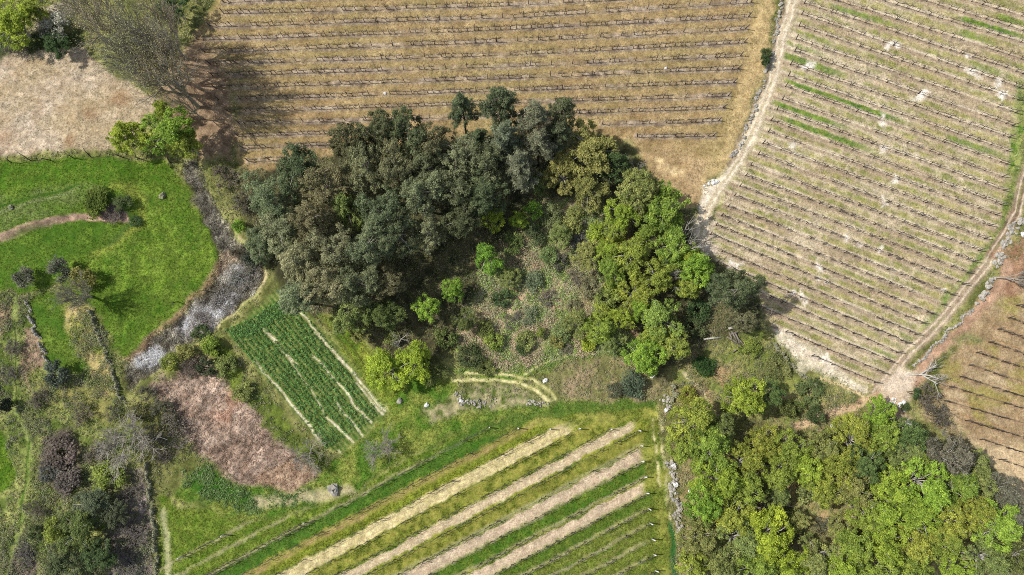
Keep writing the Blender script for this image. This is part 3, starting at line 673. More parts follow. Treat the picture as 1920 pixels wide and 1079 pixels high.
for i in range(3): mk_bare('bare', i, 8.0, M_GREYBARK, .2, 3, 0, kids=(5, 7))
for i in range(3): mk_bare('sparse', i, 17.0, M_GREYBARK, .28, 3, 4200, .07, .32, (5, 8), .6, 1.25)
for i in range(2): mk_bare('dead', i, 6.0, M_PALEBARK, .3, 2, 0, kids=(4, 6), spread=.7, thick=1.9)
for i in range(2): mk_bare('thicket', i, 3.0, M_BARK, .1, 3, 500, .09, .8, (4, 7), 1.6)
NOM = {'oak': (4.5, 10.0), 'evergreen': (4.6, 16.0), 'pine': (3.0, 16.0), 'shrub': (1.6, 2.0), 'bare': (4.4, 8.0), 'sparse': (6.0, 17.0), 'dead': (3.0, 6.0), 'thicket': (2.4, 3.0)}
NAMES = {'oak': ('oak_tree', 'tree'), 'evergreen': ('evergreen_tree', 'tree'), 'pine': ('pine_tree', 'tree'), 'shrub': ('shrub', 'shrub'), 'bare': ('bare_tree', 'tree'),
         'sparse': ('tall_tree', 'tree'), 'dead': ('dead_tree', 'tree'), 'thicket': ('bush', 'bush')}
RT = random.Random(5)
COUNT = {}
def plant(kind, u, v, rpx, h, color, label, group=None, var=None, base=False, tilt=0, dirn=0):
    R, Hn = NOM[kind]
    x, y = at(u, v, 0 if base else h * .62)
    scale_px = FPX / (y * ST + (H - h * .62) * CT)
    s = rpx / scale_px / R * {'evergreen': 1.14, 'oak': 1.08, 'shrub': 1.12, 'pine': 1.18}.get(kind, 1)
    k = COUNT.get(kind, 0); COUNT[kind] = k + 1
    its = PROTO[kind][(k if var is None else var) % len(PROTO[kind])]
    nm, cat = NAMES[kind]
    r = empty(nm, x, y, float(gz(x, y)) - .05, RT.uniform(0, 6.28)); q = RT.uniform(.88, 1.13); r.scale = (s * q, s / q, h / Hn)
    j = [RT.uniform(.86, 1.14), RT.uniform(.9, 1.1)]
    for pn, me in its:
        o = link(pn, me, r); o.color = (color[0] * j[0] * j[1], color[1] * j[1], color[2] * j[1], 1)
    if tilt: r.rotation_euler = (0, math.radians(tilt), math.radians(dirn))
    tag(r, label, cat, group)
    return r
# leaf colours (albedo)
OAK = (.300, .365, .068); OAKB = (.305, .415, .062); OAKY = (.370, .440, .056); OAKO = (.290, .312, .100); OAKD = (.165, .210, .066)
EUC = (.215, .226, .115); EUCD = (.145, .162, .078); EUCL = (.290, .295, .158); PIN = (.142, .170, .088); PINB = (.215, .236, .145)
LIME = (.260, .400, .064); GREY = (.195, .205, .142); PURP = (.165, .152, .125); DGRN = (.098, .145, .055); YEL = (.31, .335, .075); STRAW = (.26, .22, .12); HAZE = (.50, .46, .21)
ORD = ['first', 'second', 'third', 'fourth', 'fifth', 'sixth', 'seventh', 'eighth', 'ninth', 'tenth', 'eleventh', 'twelfth', 'thirteenth', 'fourteenth', 'fifteenth']
# --- the dark wood, row by row from the straw vineyard down
WOOD = [
 ('in its topmost line', [(475,345,28,9,EUC), (560,322,48,15,EUCD), (655,268,44,16,EUCD), (712,252,40,16,EUCD), (762,250,42,16,EUCD), (815,272,38,15,EUC)]),
 ('in its second line', [(505,378,46,14,EUC), (612,350,46,15,EUC), (685,318,48,16,EUC), (745,318,44,16,EUC), (800,318,42,15,EUC), (860,300,42,15,EUCL), (915,318,40,14,EUC)]),
 ('in its third line', [(530,438,46,14,EUCL), (588,415,46,15,EUC), (655,392,34,13,OAKO), (718,398,46,16,EUC), (788,368,40,16,EUCL), (845,352,42,15,EUC), (905,368,40,14,EUCD)]),
 ('in its fourth line', [(490,460,34,11,EUC), (562,492,46,15,EUCL), (628,470,46,15,EUCL), (692,468,40,16,EUCL), (748,442,40,15,EUC), (808,440,32,12,EUCL), (865,415,38,12,EUCD)]),
 ('in its lowest line', [(560,558,42,13,EUCL), (612,540,46,14,EUCL), (668,532,42,14,EUC), (720,530,34,12,EUC), (660,592,42,9,OAKO), (722,590,32,8,OAKD)]),
]
for where, lst in WOOD:
    for i, (u, v, r, h, c) in enumerate(sorted(lst)):
        plant('oak' if c in (OAKO, OAKD) else 'evergreen', u, v, r, h, c, f"{'yellow-green' if c == OAKO else 'dark green' if c == OAKD else 'pale olive' if c == EUCL else 'dark olive'} dark-wood tree {where}, {ORD[i]} from left", 'trees of the dark wood')
PINES = [(868,212,26,16,PIN,'slim dark pine standing alone with a bare trunk on the upper wood edge'), (938,208,36,18,PIN,'tallest bushy pine, its tip sticking out over the straw vineyard'),
 (1002,232,34,17,PINB,'grey-green pine between the two dark pines on the upper wood edge'), (1054,216,27,17,PIN,'dark pine at the right end of the pines, pointed shoot on top'),
 (948,262,34,15,PINB,'grey-green pine directly below the tallest pine'), (1012,275,32,14,PINB,'pale pine beside the white-branched oak'), (972,318,36,13,PINB,'lowest pale grey-green pine, deep inside the wood'),
 (900,265,20,11,PIN,'small blue-green pine left of the tallest pine'), (1048,258,28,13,PIN,'dark pine just below the pointed right-hand pine'), (935,300,28,12,PIN,'dark green pine low between the pale pines')]
for u, v, r, h, c, l in PINES: plant('pine', u, v, r, h, c, l, 'pines on the upper edge of the wood')
T = [
 ('oak',1100,282,54,11,OAKO,'spreading oak with whitish limbs right of the pines'), ('oak',1152,312,32,9,DGRN,'dense dark green tree at the upper right corner of the wood'),
 ('oak',1058,328,38,9,OAKO,'olive oak below the pale pines'), ('oak',1105,358,36,8,OAKO,'olive oak on the upper edge of the clearing'), ('oak',1010,346,24,7,OAKD,'small dark green tree at the top of the clearing'),
 ('dead',1195,322,26,5,GREY,'leafless whitish tree at the upper right corner of the wood'),
 ('oak',1200,358,42,11,OAKO,'brownish oak on top of the big oak clump by the track'), ('oak',1168,396,36,9,OAKB,'bright green oak on the left of the big clump by the track'), ('oak',1244,388,46,11,OAK,'round oak at the right of the clump, shadow on the track'),
 ('oak',1222,442,28,8,OAK,'small oak between the clump by the track and the fallen white branches'), ('oak',1182,482,38,9,OAK,'oak on the right edge of the clearing'), ('oak',1262,464,40,10,OAK,'oak with long white bare branches showing'),
 ('oak',1306,500,34,10,OAKB,'bright oak nearest the beige vineyard corner'), ('oak',1232,520,36,9,OAK,'oak with a pale dead limb at its left side'), ('oak',1288,535,26,8,OAK,'small oak under the bright one by the vineyard corner'), ('oak',1188,552,32,8,OAK,'oak at the lower right of the clearing'),

 ('shrub',1135,560,26,3,(.27,.33,.09),'yellow-green bush at the right end of the clearing'), ('shrub',1160,540,22,3,OAK,'green bush touching the oaks at the right of the clearing'), ('oak',1150,640,24,5,OAKO,'olive young tree between the clearing foot and the earth bank'), ('oak',1128,590,24,5,OAK,'young green tree above the round tree at the clearing foot'),
 ('shrub',1060,620,22,2.4,(.25,.29,.11),'pale green bush left of the brownish olive tree'), ('shrub',985,640,20,2,(.24,.30,.10),'green bush in the grass at the bottom of the clearing'), ('shrub',1045,640,16,1.8,OAKO,'olive bush above the faint upper path'), ('shrub',905,620,20,2.2,OAKD,'dark green bush at the lower left of the clearing'),
 ('oak',1050,440,24,5,OAKO,'olive young tree in the upper middle of the clearing'), ('shrub',1120,440,22,2.6,OAKB,'bright green bush under the oaks at the top of the clearing'), ('shrub',1030,480,18,2.2,(.22,.28,.10),'green bush in the upper left middle of the clearing'), ('oak',955,520,22,4,OAKO,'olive young tree below the lone lime tree'), ('oak',1140,478,26,6,OAKB,'bright young oak right of the olive bush tree'),
 ('oak',870,600,22,5,OAKD,'dark green tree in the shade right of the lime pair'), ('shrub',835,635,22,3,OAKD,'dark bush in the wood shade below the lime pair'), ('shrub',1100,640,18,2.4,OAKY,'yellow-green bush at the base of the round tree'),
 ('oak',1150,508,28,7,OAK,'oak standing furthest left into the clearing'), ('oak',1165,595,24,6,OAKB,'small oak at the lower right of the clearing beside the earth bank'), ('oak',1228,632,26,7,OAK,'green oak squeezed between the yellow-green pair'), ('oak',1155,428,24,6,OAK,'young oak at the left foot of the big clump by the track'), ('oak',1290,480,28,9,OAKB,'bright oak between the long white branches and the vineyard corner'),
 ('oak',1245,598,38,9,(.315,.37,.085),'yellow-green round oak beside the earth bank'), ('oak',1205,580,24,7,OAKB,'small bright oak left of the yellow-green round oak'), ('oak',1264,648,34,8,(.32,.37,.08),'yellow-green oak below the round one'), ('oak',1208,668,38,8,OAKB,'bright oak overhanging the end of the curved path'),
 ('evergreen',1380,548,42,14,EUCD,'dark evergreen throwing its shadow on the vineyard corner'), ('evergreen',1345,538,26,11,EUCD,'small dark evergreen left of the one on the vineyard corner'), ('evergreen',1390,600,28,9,EUC,'grey-green tree below the dark evergreen on the vineyard corner'),
 ('oak',1102,478,30,5,OAKO,'olive bush tree in the middle of the clearing'), ('oak',1120,618,30,7,OAK,'round green tree at the foot of the clearing'), ('oak',1085,608,28,6,OAKO,'brownish olive tree beside the round one at the clearing foot'),
 ('oak',915,484,27,8,LIME,'lime green tree standing by itself in the clearing'), ('oak',802,578,28,7,LIME,'lime green tree at the dark lower edge of the wood'), ('oak',850,545,23,6,LIME,'smaller lime green tree beside it in the wood shade'),
 ('oak',922,410,26,6,OAKB,'green young tree at the wood edge over the clearing'), ('shrub',998,395,18,4,LIME,'lime bush at the upper edge of the clearing'), ('oak',972,412,18,4,OAKB,'small green tree beside the lime bush in the clearing'),
 ('oak',728,692,42,7,OAKY,'yellow-green tree between the vegetable plot and the dark wood'), ('oak',778,678,36,7,OAKY,'right-hand yellow-green tree next to the curved path'), ('oak',672,622,24,5,OAKO,'small olive tree at the top corner of the vegetable plot'),
 ('dead',748,638,26,5,GREY,'bent leafless tree in the grass above the yellow-green pair'), ('oak',1395,745,40,9,OAKB,'lone bright oak in the scrub with a long shadow'),
 ('oak',1448,738,24,6,OAKD,'dark tree right of the lone bright oak'), ('shrub',1478,768,16,4,OAKD,'dark bush in the scrub above the narrow earth track'),
 ('oak',245,256,36,8,OAKB,'left part tree of the green pair by the beige field, low and spreading'), ('oak',312,244,44,11,LIME,'round bright green tree beside the tall leafless trees'), ('oak',345,268,32,9,OAK,'green tree in the shade behind the round bright one'), ('oak',305,205,18,7,OAKB,'small green tree top under the tall leafless trees'),
 ('oak',22,42,46,8,OAKB,'large green tree in the top left corner'), ('shrub',98,52,30,4,(.46,.48,.38),'white blossoming bush in the top left corner'), ('oak',105,82,26,5,DGRN,'dark green bush at the top corner of the beige field'), ('thicket',22,88,32,4,GREY,'grey leafless thicket at the left edge above the beige field'), ('oak',60,12,30,6,OAK,'green tree at the top edge beside the blossoming bush'),
 ('oak',325,12,30,7,DGRN,'dark green tree at the top edge beside the straw vineyard'), 
]
for t in T: plant(*t)
for u, v, r, h, l in ((373,202,62,19,'tall leafless tree with a dark trunk nearest the straw vineyard'), (350,178,64,19,'tall leafless tree leaning over the beige field, lowest of its line'), (318,150,62,19,'tall thin-leaved tree in the middle of the leafless line'),
                      (262,108,60,18,'tall yellowish tree at the top of the beige field'), (335,178,46,15,'leafless tree shading the end of the straw vine rows'), (345,110,52,16,'grey leafless tree behind the tall line near the top edge'), (215,70,46,15,'pale leafless tree above the corner of the beige field'), (380,224,28,9,'low leafless tree at the foot of the tall line')):
    plant('sparse', u, v, r, h, HAZE, l, 'tall leafless trees by the beige field', base=True)
# --- lower right oak wood, row by row
LR = [
 ('in its top line', [(1300,792,46,10,OAK), (1352,800,30,8,OAKD), (1430,832,34,8,OAK), (1482,842,38,9,OAK), (1540,838,36,8,OAKO), (1600,822,42,9,OAK), (1650,782,34,7,OAKB), (1655,818,36,8,OAK), (1705,818,34,8,OAKD)]),
 ('in its second line', [(1282,838,34,8,OAK), (1335,842,46,10,OAK), (1392,868,34,9,OAK), (1462,882,36,9,OAK), (1512,878,36,9,OAKB), (1566,872,40,9,OAK), (1620,868,34,9,OAKD), (1695,855,36,8,OAKO), (1728,868,28,8,OAK)]),
 ('in its third line', [(1345,898,44,10,OAKB), (1400,918,38,9,OAK), (1545,918,34,8,OAK), (1600,915,38,9,OAKO), (1672,912,40,9,OAKB), (1728,908,48,11,OAKB), (1790,918,40,10,OAK), (1835,908,34,9,OAKO)]),
 ('in its fourth line', [(1318,948,40,9,OAKB), (1372,965,42,9,OAK), (1622,958,40,9,OAK), (1670,968,42,10,OAKB), (1728,968,44,10,OAKB), (1782,975,42,10,OAK), (1830,960,36,10,OAK), (1868,985,46,11,LIME)]),
 ('in its fifth line', [(1312,1005,40,9,OAKO), (1378,1012,40,9,OAKO), (1438,1002,50,10,OAKY), (1600,1025,42,9,OAK), (1655,1022,42,9,OAKB), (1712,1022,44,9,OAK), (1768,1018,36,9,OAK), (1842,1048,38,9,OAKO), (1905,1042,38,10,OAKD)]),
 ('on the photo bottom edge', [(1300,1062,36,8,OAK), (1352,1062,40,9,OAKO), (1418,1065,42,9,OAK), (1480,1062,40,9,OAKY), (1535,1045,40,8,OAKO), (1590,1072,40,9,OAKB), (1650,1072,40,9,OAK), (1712,1075,38,9,OAK), (1792,1070,34,8,OAKB)]),
]
for where, lst in LR:
    for i, (u, v, r, h, c) in enumerate(sorted(lst)):
        w = 'yellow-green' if c == OAKY else 'bright green' if c in (OAKB, LIME) else 'olive' if c == OAKO else 'dark green' if c == OAKD else 'green'
        plant('oak', u, v, r, h, c, f"{w} lower right wood oak {where}, {ORD[i]} from left", 'oaks of the lower right wood')
T = [
 ('oak',1776,858,46,10,GREY,'dense grey-blue tree by the tawny vineyard edge'), ('oak',1872,915,32,10,GREY,'grey-green tree leaning over the tawny vineyard corner'), ('oak',1895,965,30,10,GREY,'grey tree at the right edge under the tawny vineyard'), ('oak',1832,870,26,8,OAKO,'olive tree between the two grey-blue trees'),
 ('dead',1612,925,44,12,GREY,'white leafless tree lying open among the lower right oaks'), ('dead',1505,842,26,9,GREY,'small white dead tree in the top line of oaks'), ('dead',1655,850,26,9,GREY,'pale dead tree near the bare patch in the oaks'), ('dead',1445,958,22,5,GREY,'bleached dead tree beside the dark gap in the oaks'),
 ('dead',1232,505,40,12,GREY,'long white bare tree among the oaks by the vineyard corner'), ('dead',1196,528,34,11,GREY,'pale fallen tree at the right of the clearing'),
 ('oak',1505,975,26,5,(.27,.31,.10),'pale sprouting tree left in the sandy gap of the oaks'), ('oak',1575,990,26,5,(.27,.31,.10),'pale sprouting tree right in the sandy gap of the oaks'), ('shrub',1520,930,24,3,(.27,.30,.11),'pale green bush at the top of the sandy gap'), ('shrub',1480,990,20,2.5,(.22,.26,.09),'green bush at the left side of the sandy gap'), ('oak',1460,935,26,6,OAKO,'olive tree above the dark gap in the oaks'),
 ('thicket',1545,985,26,3,(.22,.24,.12),'pale sprouting bush in the sandy gap of the oaks'), ('thicket',1560,1055,30,3,(.22,.22,.14),'pale twiggy bush between the oaks at the bottom edge'),
 ('shrub',1530,780,18,3,DGRN,'dark bush at the left end of the narrow earth track'), ('shrub',1505,765,14,2.5,OAKD,'round dark bush left of the narrow earth track'),
 ('thicket',1745,745,38,3,(.12,.115,.07),'grey-brown bramble thicket below the dead tree by the track junction'), ('thicket',1775,782,32,3,(.13,.115,.075),'brown thicket along the edge of the tawny vineyard'), ('shrub',1702,735,14,2,DGRN,'small dark green bush at the track junction'), ('shrub',1698,762,9,1.5,DGRN,'tiny dark bush by the rubble at the track junction'),
 ('shrub',1438,98,10,3,DGRN,'upper dark green bush beside the pale north track'), ('shrub',1436,112,10,3,DGRN,'lower dark green bush beside the pale north track'),
 ('shrub',38,520,21,4,GREY,'round grey-blue bush at the left edge of the meadow'), ('shrub',106,507,24,4.5,GREY,'grey-blue bush at the top of the wall strip'), ('sparse',140,548,38,8,(.10,.12,.035),'thin olive tree with dark shadow on the meadow'), ('shrub',152,520,24,4,OAKO,'dark olive bush beside the grey-blue bush'),
 ('shrub',104,702,25,4,(.15,.17,.125),'grey-green bush at the end of the wall strip'), ('shrub',8,762,14,3,(.02,.03,.02),'dark round bush by the left footpath'),
 ('bare',240,822,70,7,GREY,'broad leafless tree with a pale crown at lower left'), ('thicket',320,812,50,3.5,(.16,.14,.10),'dark brown thicket on the left edge of the bracken field'), ('thicket',300,770,38,3,(.10,.10,.05),'olive thicket at the top of the bracken field'),
 ('shrub',200,898,32,3,YEL,'yellow-green bush right of the purple brambles'), ('shrub',112,850,34,2.5,PURP,'upper purple-brown bramble mound at lower left'), ('shrub',90,885,24,2,PURP,'purple-grey bramble patch left of the larger mound'), ('shrub',132,905,28,2.5,PURP,'dark reddish bramble below the larger mound'),
 ('oak',145,1000,38,6,OAKD,'dark green tree at the lower left corner scrub'), ('shrub',100,995,22,3,YEL,'yellow-green bush beside the dark lower left tree'), ('oak',170,950,36,5,(.17,.18,.10),'grey-olive tree above the dark lower left tree'), ('oak',185,1042,36,5,DGRN,'dark green tree near the bottom edge at left'), ('oak',120,1055,34,5,(.14,.165,.075),'dull green tree on the bottom edge at left'),
 ('thicket',250,1005,36,2,(.14,.13,.12),'grey bramble thicket beside the lower left wall'), ('thicket',240,930,34,2,(.12,.105,.09),'grey-brown brambles at the top of the lower left wall'), ('thicket',235,1060,34,2,(.15,.14,.13),'pale grey brambles on the bottom edge by the wall'), ('thicket',45,1045,28,1.6,(.12,.105,.10),'grey bramble triangle beside the left footpath'),
 ('thicket',60,955,26,2.5,(.15,.16,.09),'grey-green brush beside the left footpath near the bottom'), ('thicket',22,650,26,2,(.16,.15,.10),'brown brush left of the footpath at the left edge'), ('thicket',15,705,24,2,(.15,.14,.10),'dark tangled brush at the left edge beside the footpath'), ('thicket',70,750,30,2.5,(.15,.155,.09),'olive brush between the footpath and the grey-green bush'),
 ('thicket',150,775,32,2.5,(.20,.20,.10),'pale olive brush above the broad leafless tree'), ('thicket',205,775,26,2,(.17,.19,.08),'green-grey brush at the foot of the mossy wall'), ('thicket',275,735,26,3,(.14,.14,.08),'dull brush where the ash bed meets the bracken field'), ('thicket',285,815,36,4,(.13,.125,.08),'dark brown brush right of the broad leafless tree'),
 ('shrub',260,775,18,2.5,(.14,.16,.07),'olive bush above the broad leafless tree'), ('thicket',175,850,30,2.5,(.19,.17,.12),'straw-brown brush beside the upper purple bramble mound'), ('thicket',300,850,30,2,(.14,.12,.09),'brown brush at the lower left corner of the bracken field'), ('oak',215,965,26,4,(.12,.13,.07),'dull olive tree beside the lower left mossy wall'),
 ('shrub',65,1000,16,2,(.12,.15,.06),'small green bush on the footpath near the bottom edge'), ('dead',205,835,30,6,GREY,'pale leafless sapling inside the broad leafless tree at lower left'),
 ('thicket',960,600,26,1.6,(.22,.19,.13),'tan brush in the pinkish left part of the clearing'), ('thicket',1030,560,28,1.6,(.24,.20,.15),'pinkish tan brush in the middle of the clearing'), ('thicket',1080,520,24,1.6,(.20,.20,.12),'grey-green brush under the olive bush tree'), ('thicket',1060,650,24,1.4,(.20,.20,.12),'low grey brush above the faint upper path'),
 ('shrub',1150,440,18,2,(.19,.22,.09),'pale green bush below the big oak clump'), ('shrub',990,590,18,1.6,(.24,.27,.15),'sage bush in the lower left of the clearing'), ('shrub',1075,575,16,1.4,(.26,.28,.15),'pale sage bush in the middle of the clearing'), ('shrub',940,560,20,2,(.13,.17,.07),'green bush right of the lime trees'), ('shrub',1130,500,20,2,(.18,.21,.10),'yellow-sage bush at the right of the clearing'), ('shrub',1000,440,20,2.5,(.15,.18,.08),'grey-green bush in the upper left of the clearing'),
 ('shrub',315,680,18,3,YEL,'yellow-green bush beside the white ash patch'), ('shrub',345,662,18,2.5,OAKO,'olive bush on the lower bank of the stream bed'), ('shrub',443,424,14,3,LIME,'small lime bush on the bend of the stream bed'),
 ('thicket',420,330,38,4,(.15,.14,.08),'pale leafless thicket at the left end of the straw vineyard'), ('thicket',455,378,34,4,(.12,.12,.07),'olive-grey thicket between stream bed and dark wood'), ('thicket',440,470,22,3,(.12,.12,.06),'thicket above the bend of the footpath'), ('shrub',480,470,26,4,(.07,.09,.06),'grey-green bush between the footpath and the dark wood'), ('shrub',500,420,24,4,EUC,'dull green bush on the left wood edge'),
 ('thicket',470,500,30,1.8,(.2,.18,.13),'straw-grey thicket at the right end of the ash bed'), ('thicket',410,560,34,1.6,(.24,.23,.22),'whitish thicket in the middle of the ash bed'), ('thicket',445,525,34,1.6,(.24,.23,.21),'silvery thicket near the right end of the ash bed'), ('thicket',375,600,30,1.4,(.22,.21,.2),'silver-grey thicket at the lower part of the ash bed'), ('shrub',372,622,18,1.5,DGRN,'dark green bush on the edge of the ash bed'),
 ('shrub',398,648,20,3,OAK,'upper bush of the hedge left of the vegetable plot'), ('shrub',422,690,22,2.5,OAKO,'middle olive bush of the hedge left of the vegetable plot'), ('shrub',455,735,20,2,OAKO,'lower bush of the hedge left of the vegetable plot'), ('shrub',385,690,20,3,(.10,.11,.055),'dark bush at the top of the bracken field'), ('thicket',350,690,30,2.5,(.10,.085,.06),'brown brush along the top of the bracken field'),
 ('bare',575,852,42,5,GREY,'grey leafless tree between bracken field and vegetable plot'), ('bare',718,850,46,5,GREY,'spreading leafless tree at the lower corner of the vegetable plot'),
 ('shrub',190,385,30,1.8,(.12,.155,.03),'yellow-green mound of bushes on the meadow bank'), ('shrub',232,384,18,1.6,DGRN,'dark green bush on the meadow bank'), ('thicket',215,404,22,1.2,PURP,'purple-grey bramble at the end of the earth ledge'), ('shrub',252,415,12,1,DGRN,'small dark bush in the grass of the meadow bank'),
 ('shrub',928,640,20,2.5,YEL,'yellow-green bush on the slope above the curved path'), ('shrub',975,652,16,1.6,DGRN,'low dark bush beside the yellow-green one'), ('shrub',1015,625,10,1.6,YEL,'tiny yellow bush in the clearing grass'), ('shrub',880,668,26,2.2,(.10,.14,.055),'dark green bush above the curved path'), ('shrub',910,690,18,1.6,OAKD,'low green bush next to the wheel ruts'),
 ('shrub',1195,720,28,2.5,(.13,.15,.09),'grey-green bush at the right end of the rough strip'), ('shrub',1160,735,20,1.8,(.13,.145,.085),'low grey bush in the rough strip above the vineyard'), ('shrub',1090,455,20,2,(.14,.155,.13),'blue-grey bush at the top of the clearing'), ('shrub',1048,490,18,2,(.15,.16,.11),'grey bush in the centre of the clearing'),
 ('shrub',1150,462,24,2.5,OAK,'green bush between the clearing and the big oak clump'), ('shrub',1078,415,24,3,OAKO,'olive bush in the upper clearing'), ('shrub',1035,405,20,2.5,(.22,.25,.11),'grey-olive bush in the upper clearing'), ('shrub',1110,540,24,2,(.24,.26,.14),'pale sage bush in the lower clearing'), ('shrub',1005,530,22,1.8,(.22,.24,.13),'sage bush on the left side of the clearing'), ('shrub',960,455,22,2.5,OAKD,'dark bush between the lime tree and the clearing'),
 ('shrub',1310,580,24,3,DGRN,'dark bush under the oaks near the dark evergreen'), ('shrub',1300,610,26,2.5,(.10,.13,.055),'dark green bush beside the log pile'), ('shrub',1320,680,24,2,(.05,.10,.03),'bright low bush under the oaks above the bottom vineyard'), ('shrub',1405,655,20,2,YEL,'yellowish bush below the log pile'), ('shrub',1460,690,26,1.6,(.20,.22,.08),'olive bush under the pale terrace edge'), ('shrub',1520,735,30,1.6,(.18,.20,.075),'wide olive bush beside the pale terrace edge'),
 ('dead',1702,702,42,7,GREY,'fallen grey tree with spread branches at the track junction'), ('sparse',1862,520,26,7,(.15,.13,.08),'small brown tree at the bend of the long stone wall'), ('shrub',735,640,16,2,OAKD,'low green bush in the grass by the bent leafless tree'), ('shrub',815,705,24,2.4,OAKD,'dark bush right of the yellow-green pair'),
 ('shrub',1290,740,18,2,OAK,'green bush at the top of the lower right wood'),]
TILTS = {1612: (52, -28), 1702: (78, -4), 1232: (45, 35), 1196: (50, 8), 1862: (60, -8), 1505: (50, 170), 1655: (55, 5), 1445: (50, 160)}
for t in T: plant(*t, base=t[1] in TILTS or t[1] in (1702, 1862), **({} if t[1] not in TILTS else dict(tilt=TILTS[t[1]][0], dirn=TILTS[t[1]][1])))

# ------------------------------------------------------------------ vine rows: posts, wires and vines
def vine_mesh(i, span, canes):
    rng = np.random.default_rng(700 + i); mb = MB()
    mb.tube([(0, 0, -.1), (rng.normal() * .05, rng.normal() * .05, .45), (rng.normal() * .06, 0, .85)], [.07, .055, .05], 5)
    for sx in (-1, 1):
        e = span * rng.uniform(.75, 1.05)
        mb.tube([(0, 0, .82), (sx * e * .4, rng.normal() * .05, .95), (sx * e, rng.normal() * .05, .98)], [.05, .045, .028], 4)
        for _ in range(canes):
            q = rng.uniform(.1, 1) * e * sx
            mb.tube([(q, 0, .95), (q + rng.normal() * .15, rng.normal() * .1, 1.25), (q + rng.normal() * .3, rng.normal() * .2, 1.3 + rng.random() * .3)], [.024, .02, .012], 3, cap=False)
    return mb.me('vine', M_DARKBARK)
def post_mesh(h, r, mat, k=6, lean=0):
    mb = MB(); mb.tube([(0, 0, -.2), (lean * h * .5, 0, h * .5), (lean * h, 0, h)], [r, r, r * .92], k); return mb.me('post', mat)
VINES = [vine_mesh(i, .95, 5) for i in range(5)]; VINES_S = [vine_mesh(9 + i, 1.0, 3) for i in range(5)]; VINES_B = [vine_mesh(20 + i, .8, 2) for i in range(4)]
POST_T = post_mesh(1.9, .06, M_POST); POST_R = post_mesh(1.5, .05, M_POST); POST_B = post_mesh(1.7, .055, M_POST); POST_C = post_mesh(1.9, .11, M_CONC, 6, .12); POST_W = post_mesh(1.7, .09, M_POST, 6, .12)
def wire_mesh(pts, hs):
    mb = MB()
    for h in hs: mb.tube([(x, y, z + h) for x, y, z in pts], [.014] * len(pts), 3, cap=False)
    return mb.me('wire', M_WIRE, False)
RV = random.Random(11)
def vine_row(px, label, group, vines, dv, post, dp, endpost, miss=.1, hs=(.98, 1.4), vs=1.0):
    P = [at(u, v) for u, v in px]
    seg = [math.dist(P[i], P[i + 1]) for i in range(len(P) - 1)]; L = sum(seg)
    def along(t):
        for i, s in enumerate(seg):
            if t <= s or i == len(seg) - 1:
                k = t / s; x = P[i][0] + (P[i + 1][0] - P[i][0]) * k; y = P[i][1] + (P[i + 1][1] - P[i][1]) * k
                return x, y, math.atan2(P[i + 1][1] - P[i][1], P[i + 1][0] - P[i][0])
            t -= s
    x0, y0, a0 = along(0); root = empty('vine_row', x0, y0, 0); tag(root, label, 'vine row', group)
    def put(nm, me, x, y, rz, s=1.0, tx=0, ty=0):
        o = link(nm, me, root); o.location = (x - x0, y - y0, float(gz(x, y))); o.rotation_euler = (tx, ty, rz); o.scale = (s * vs if nm == 'vine' else 1, s, s)
    wp = []
    n = max(2, int(round(L / dp)))
    for i in range(n + 1):
        x, y, a = along(L * i / n); e = i in (0, n)
        put('post', endpost if e else post, x, y, a + (math.pi if i == 0 else 0), RV.uniform(.92, 1.05), RV.gauss(0, .04), RV.gauss(0, .04))
        wp.append((x - x0, y - y0, float(gz(x, y))))
    n = int(L / dv); gap = 0
    for i in range(n):
        if gap > 0: gap -= 1; continue
        if RV.random() < miss: gap = RV.choice((0, 0, 1, 2)); continue
        x, y, a = along(min(L, (i + .5 + RV.uniform(-.12, .12)) * L / n))
        put('vine', RV.choice(vines), x, y, a + RV.choice((0, math.pi)) + RV.gauss(0, .05), RV.uniform(.8, 1.15))
    link('wire', wire_mesh(wp, hs), root)
nT = len(ROWS_TOP)
for i, r in enumerate(ROWS_TOP):
    if i < 11: l = f'bare vine row in the straw vineyard, {ORD[i]} from the photo top edge'
    elif i < 14: l = f"short bare vine row left of the dark wood, {['uppermost', 'middle', 'lowest'][i - 11]} of three"
    else: l = f"short bare vine row right of the pines, {['upper', 'lower'][i - 14]} of two"
    vine_row(r, l, 'vine rows of the straw vineyard', VINES, 1.95, POST_T, 3.9, POST_W, .12)
for i, r in enumerate(ROWS_RIGHT):
    k = i if i < 15 else len(ROWS_RIGHT) - 1 - i
    o = ORD[k] if k < 15 else 'sixteenth'
    l = f'thin vine row in the beige vineyard, {o} row from the top right corner' if i < 15 else f'thin vine row in the beige vineyard, {o if k < 15 else "sixteenth"} from the pale terrace edge upwards'
    if k == 16: l = 'thin vine row in the middle of the beige vineyard, sixteenth row from the top'
    vine_row(r, l, 'vine rows of the beige vineyard', VINES_S, 2.05, POST_R, 6.2, POST_W, .04, (.98,), 1.08)
for i, r in enumerate(ROWS_BOT):
    l = f'vine row with pale end post in the green vineyard, {ORD[i]} row from the top' if i < 15 else f"vine row in the green vineyard, {['second last', 'last'][i - 15]} at the bottom right"
    vine_row(r, l, 'vine rows of the green vineyard', VINES_B, 1.6, POST_B, 4.6, POST_C, .25, (.95, 1.5))
for i, r in enumerate(ROWS_SE):
    vine_row(r, f'dark vine row in the tawny vineyard at the right edge, {ORD[i]} from the top', 'vine rows of the tawny vineyard', VINES_S, 1.7, POST_T, 5.0, POST_W, .08)

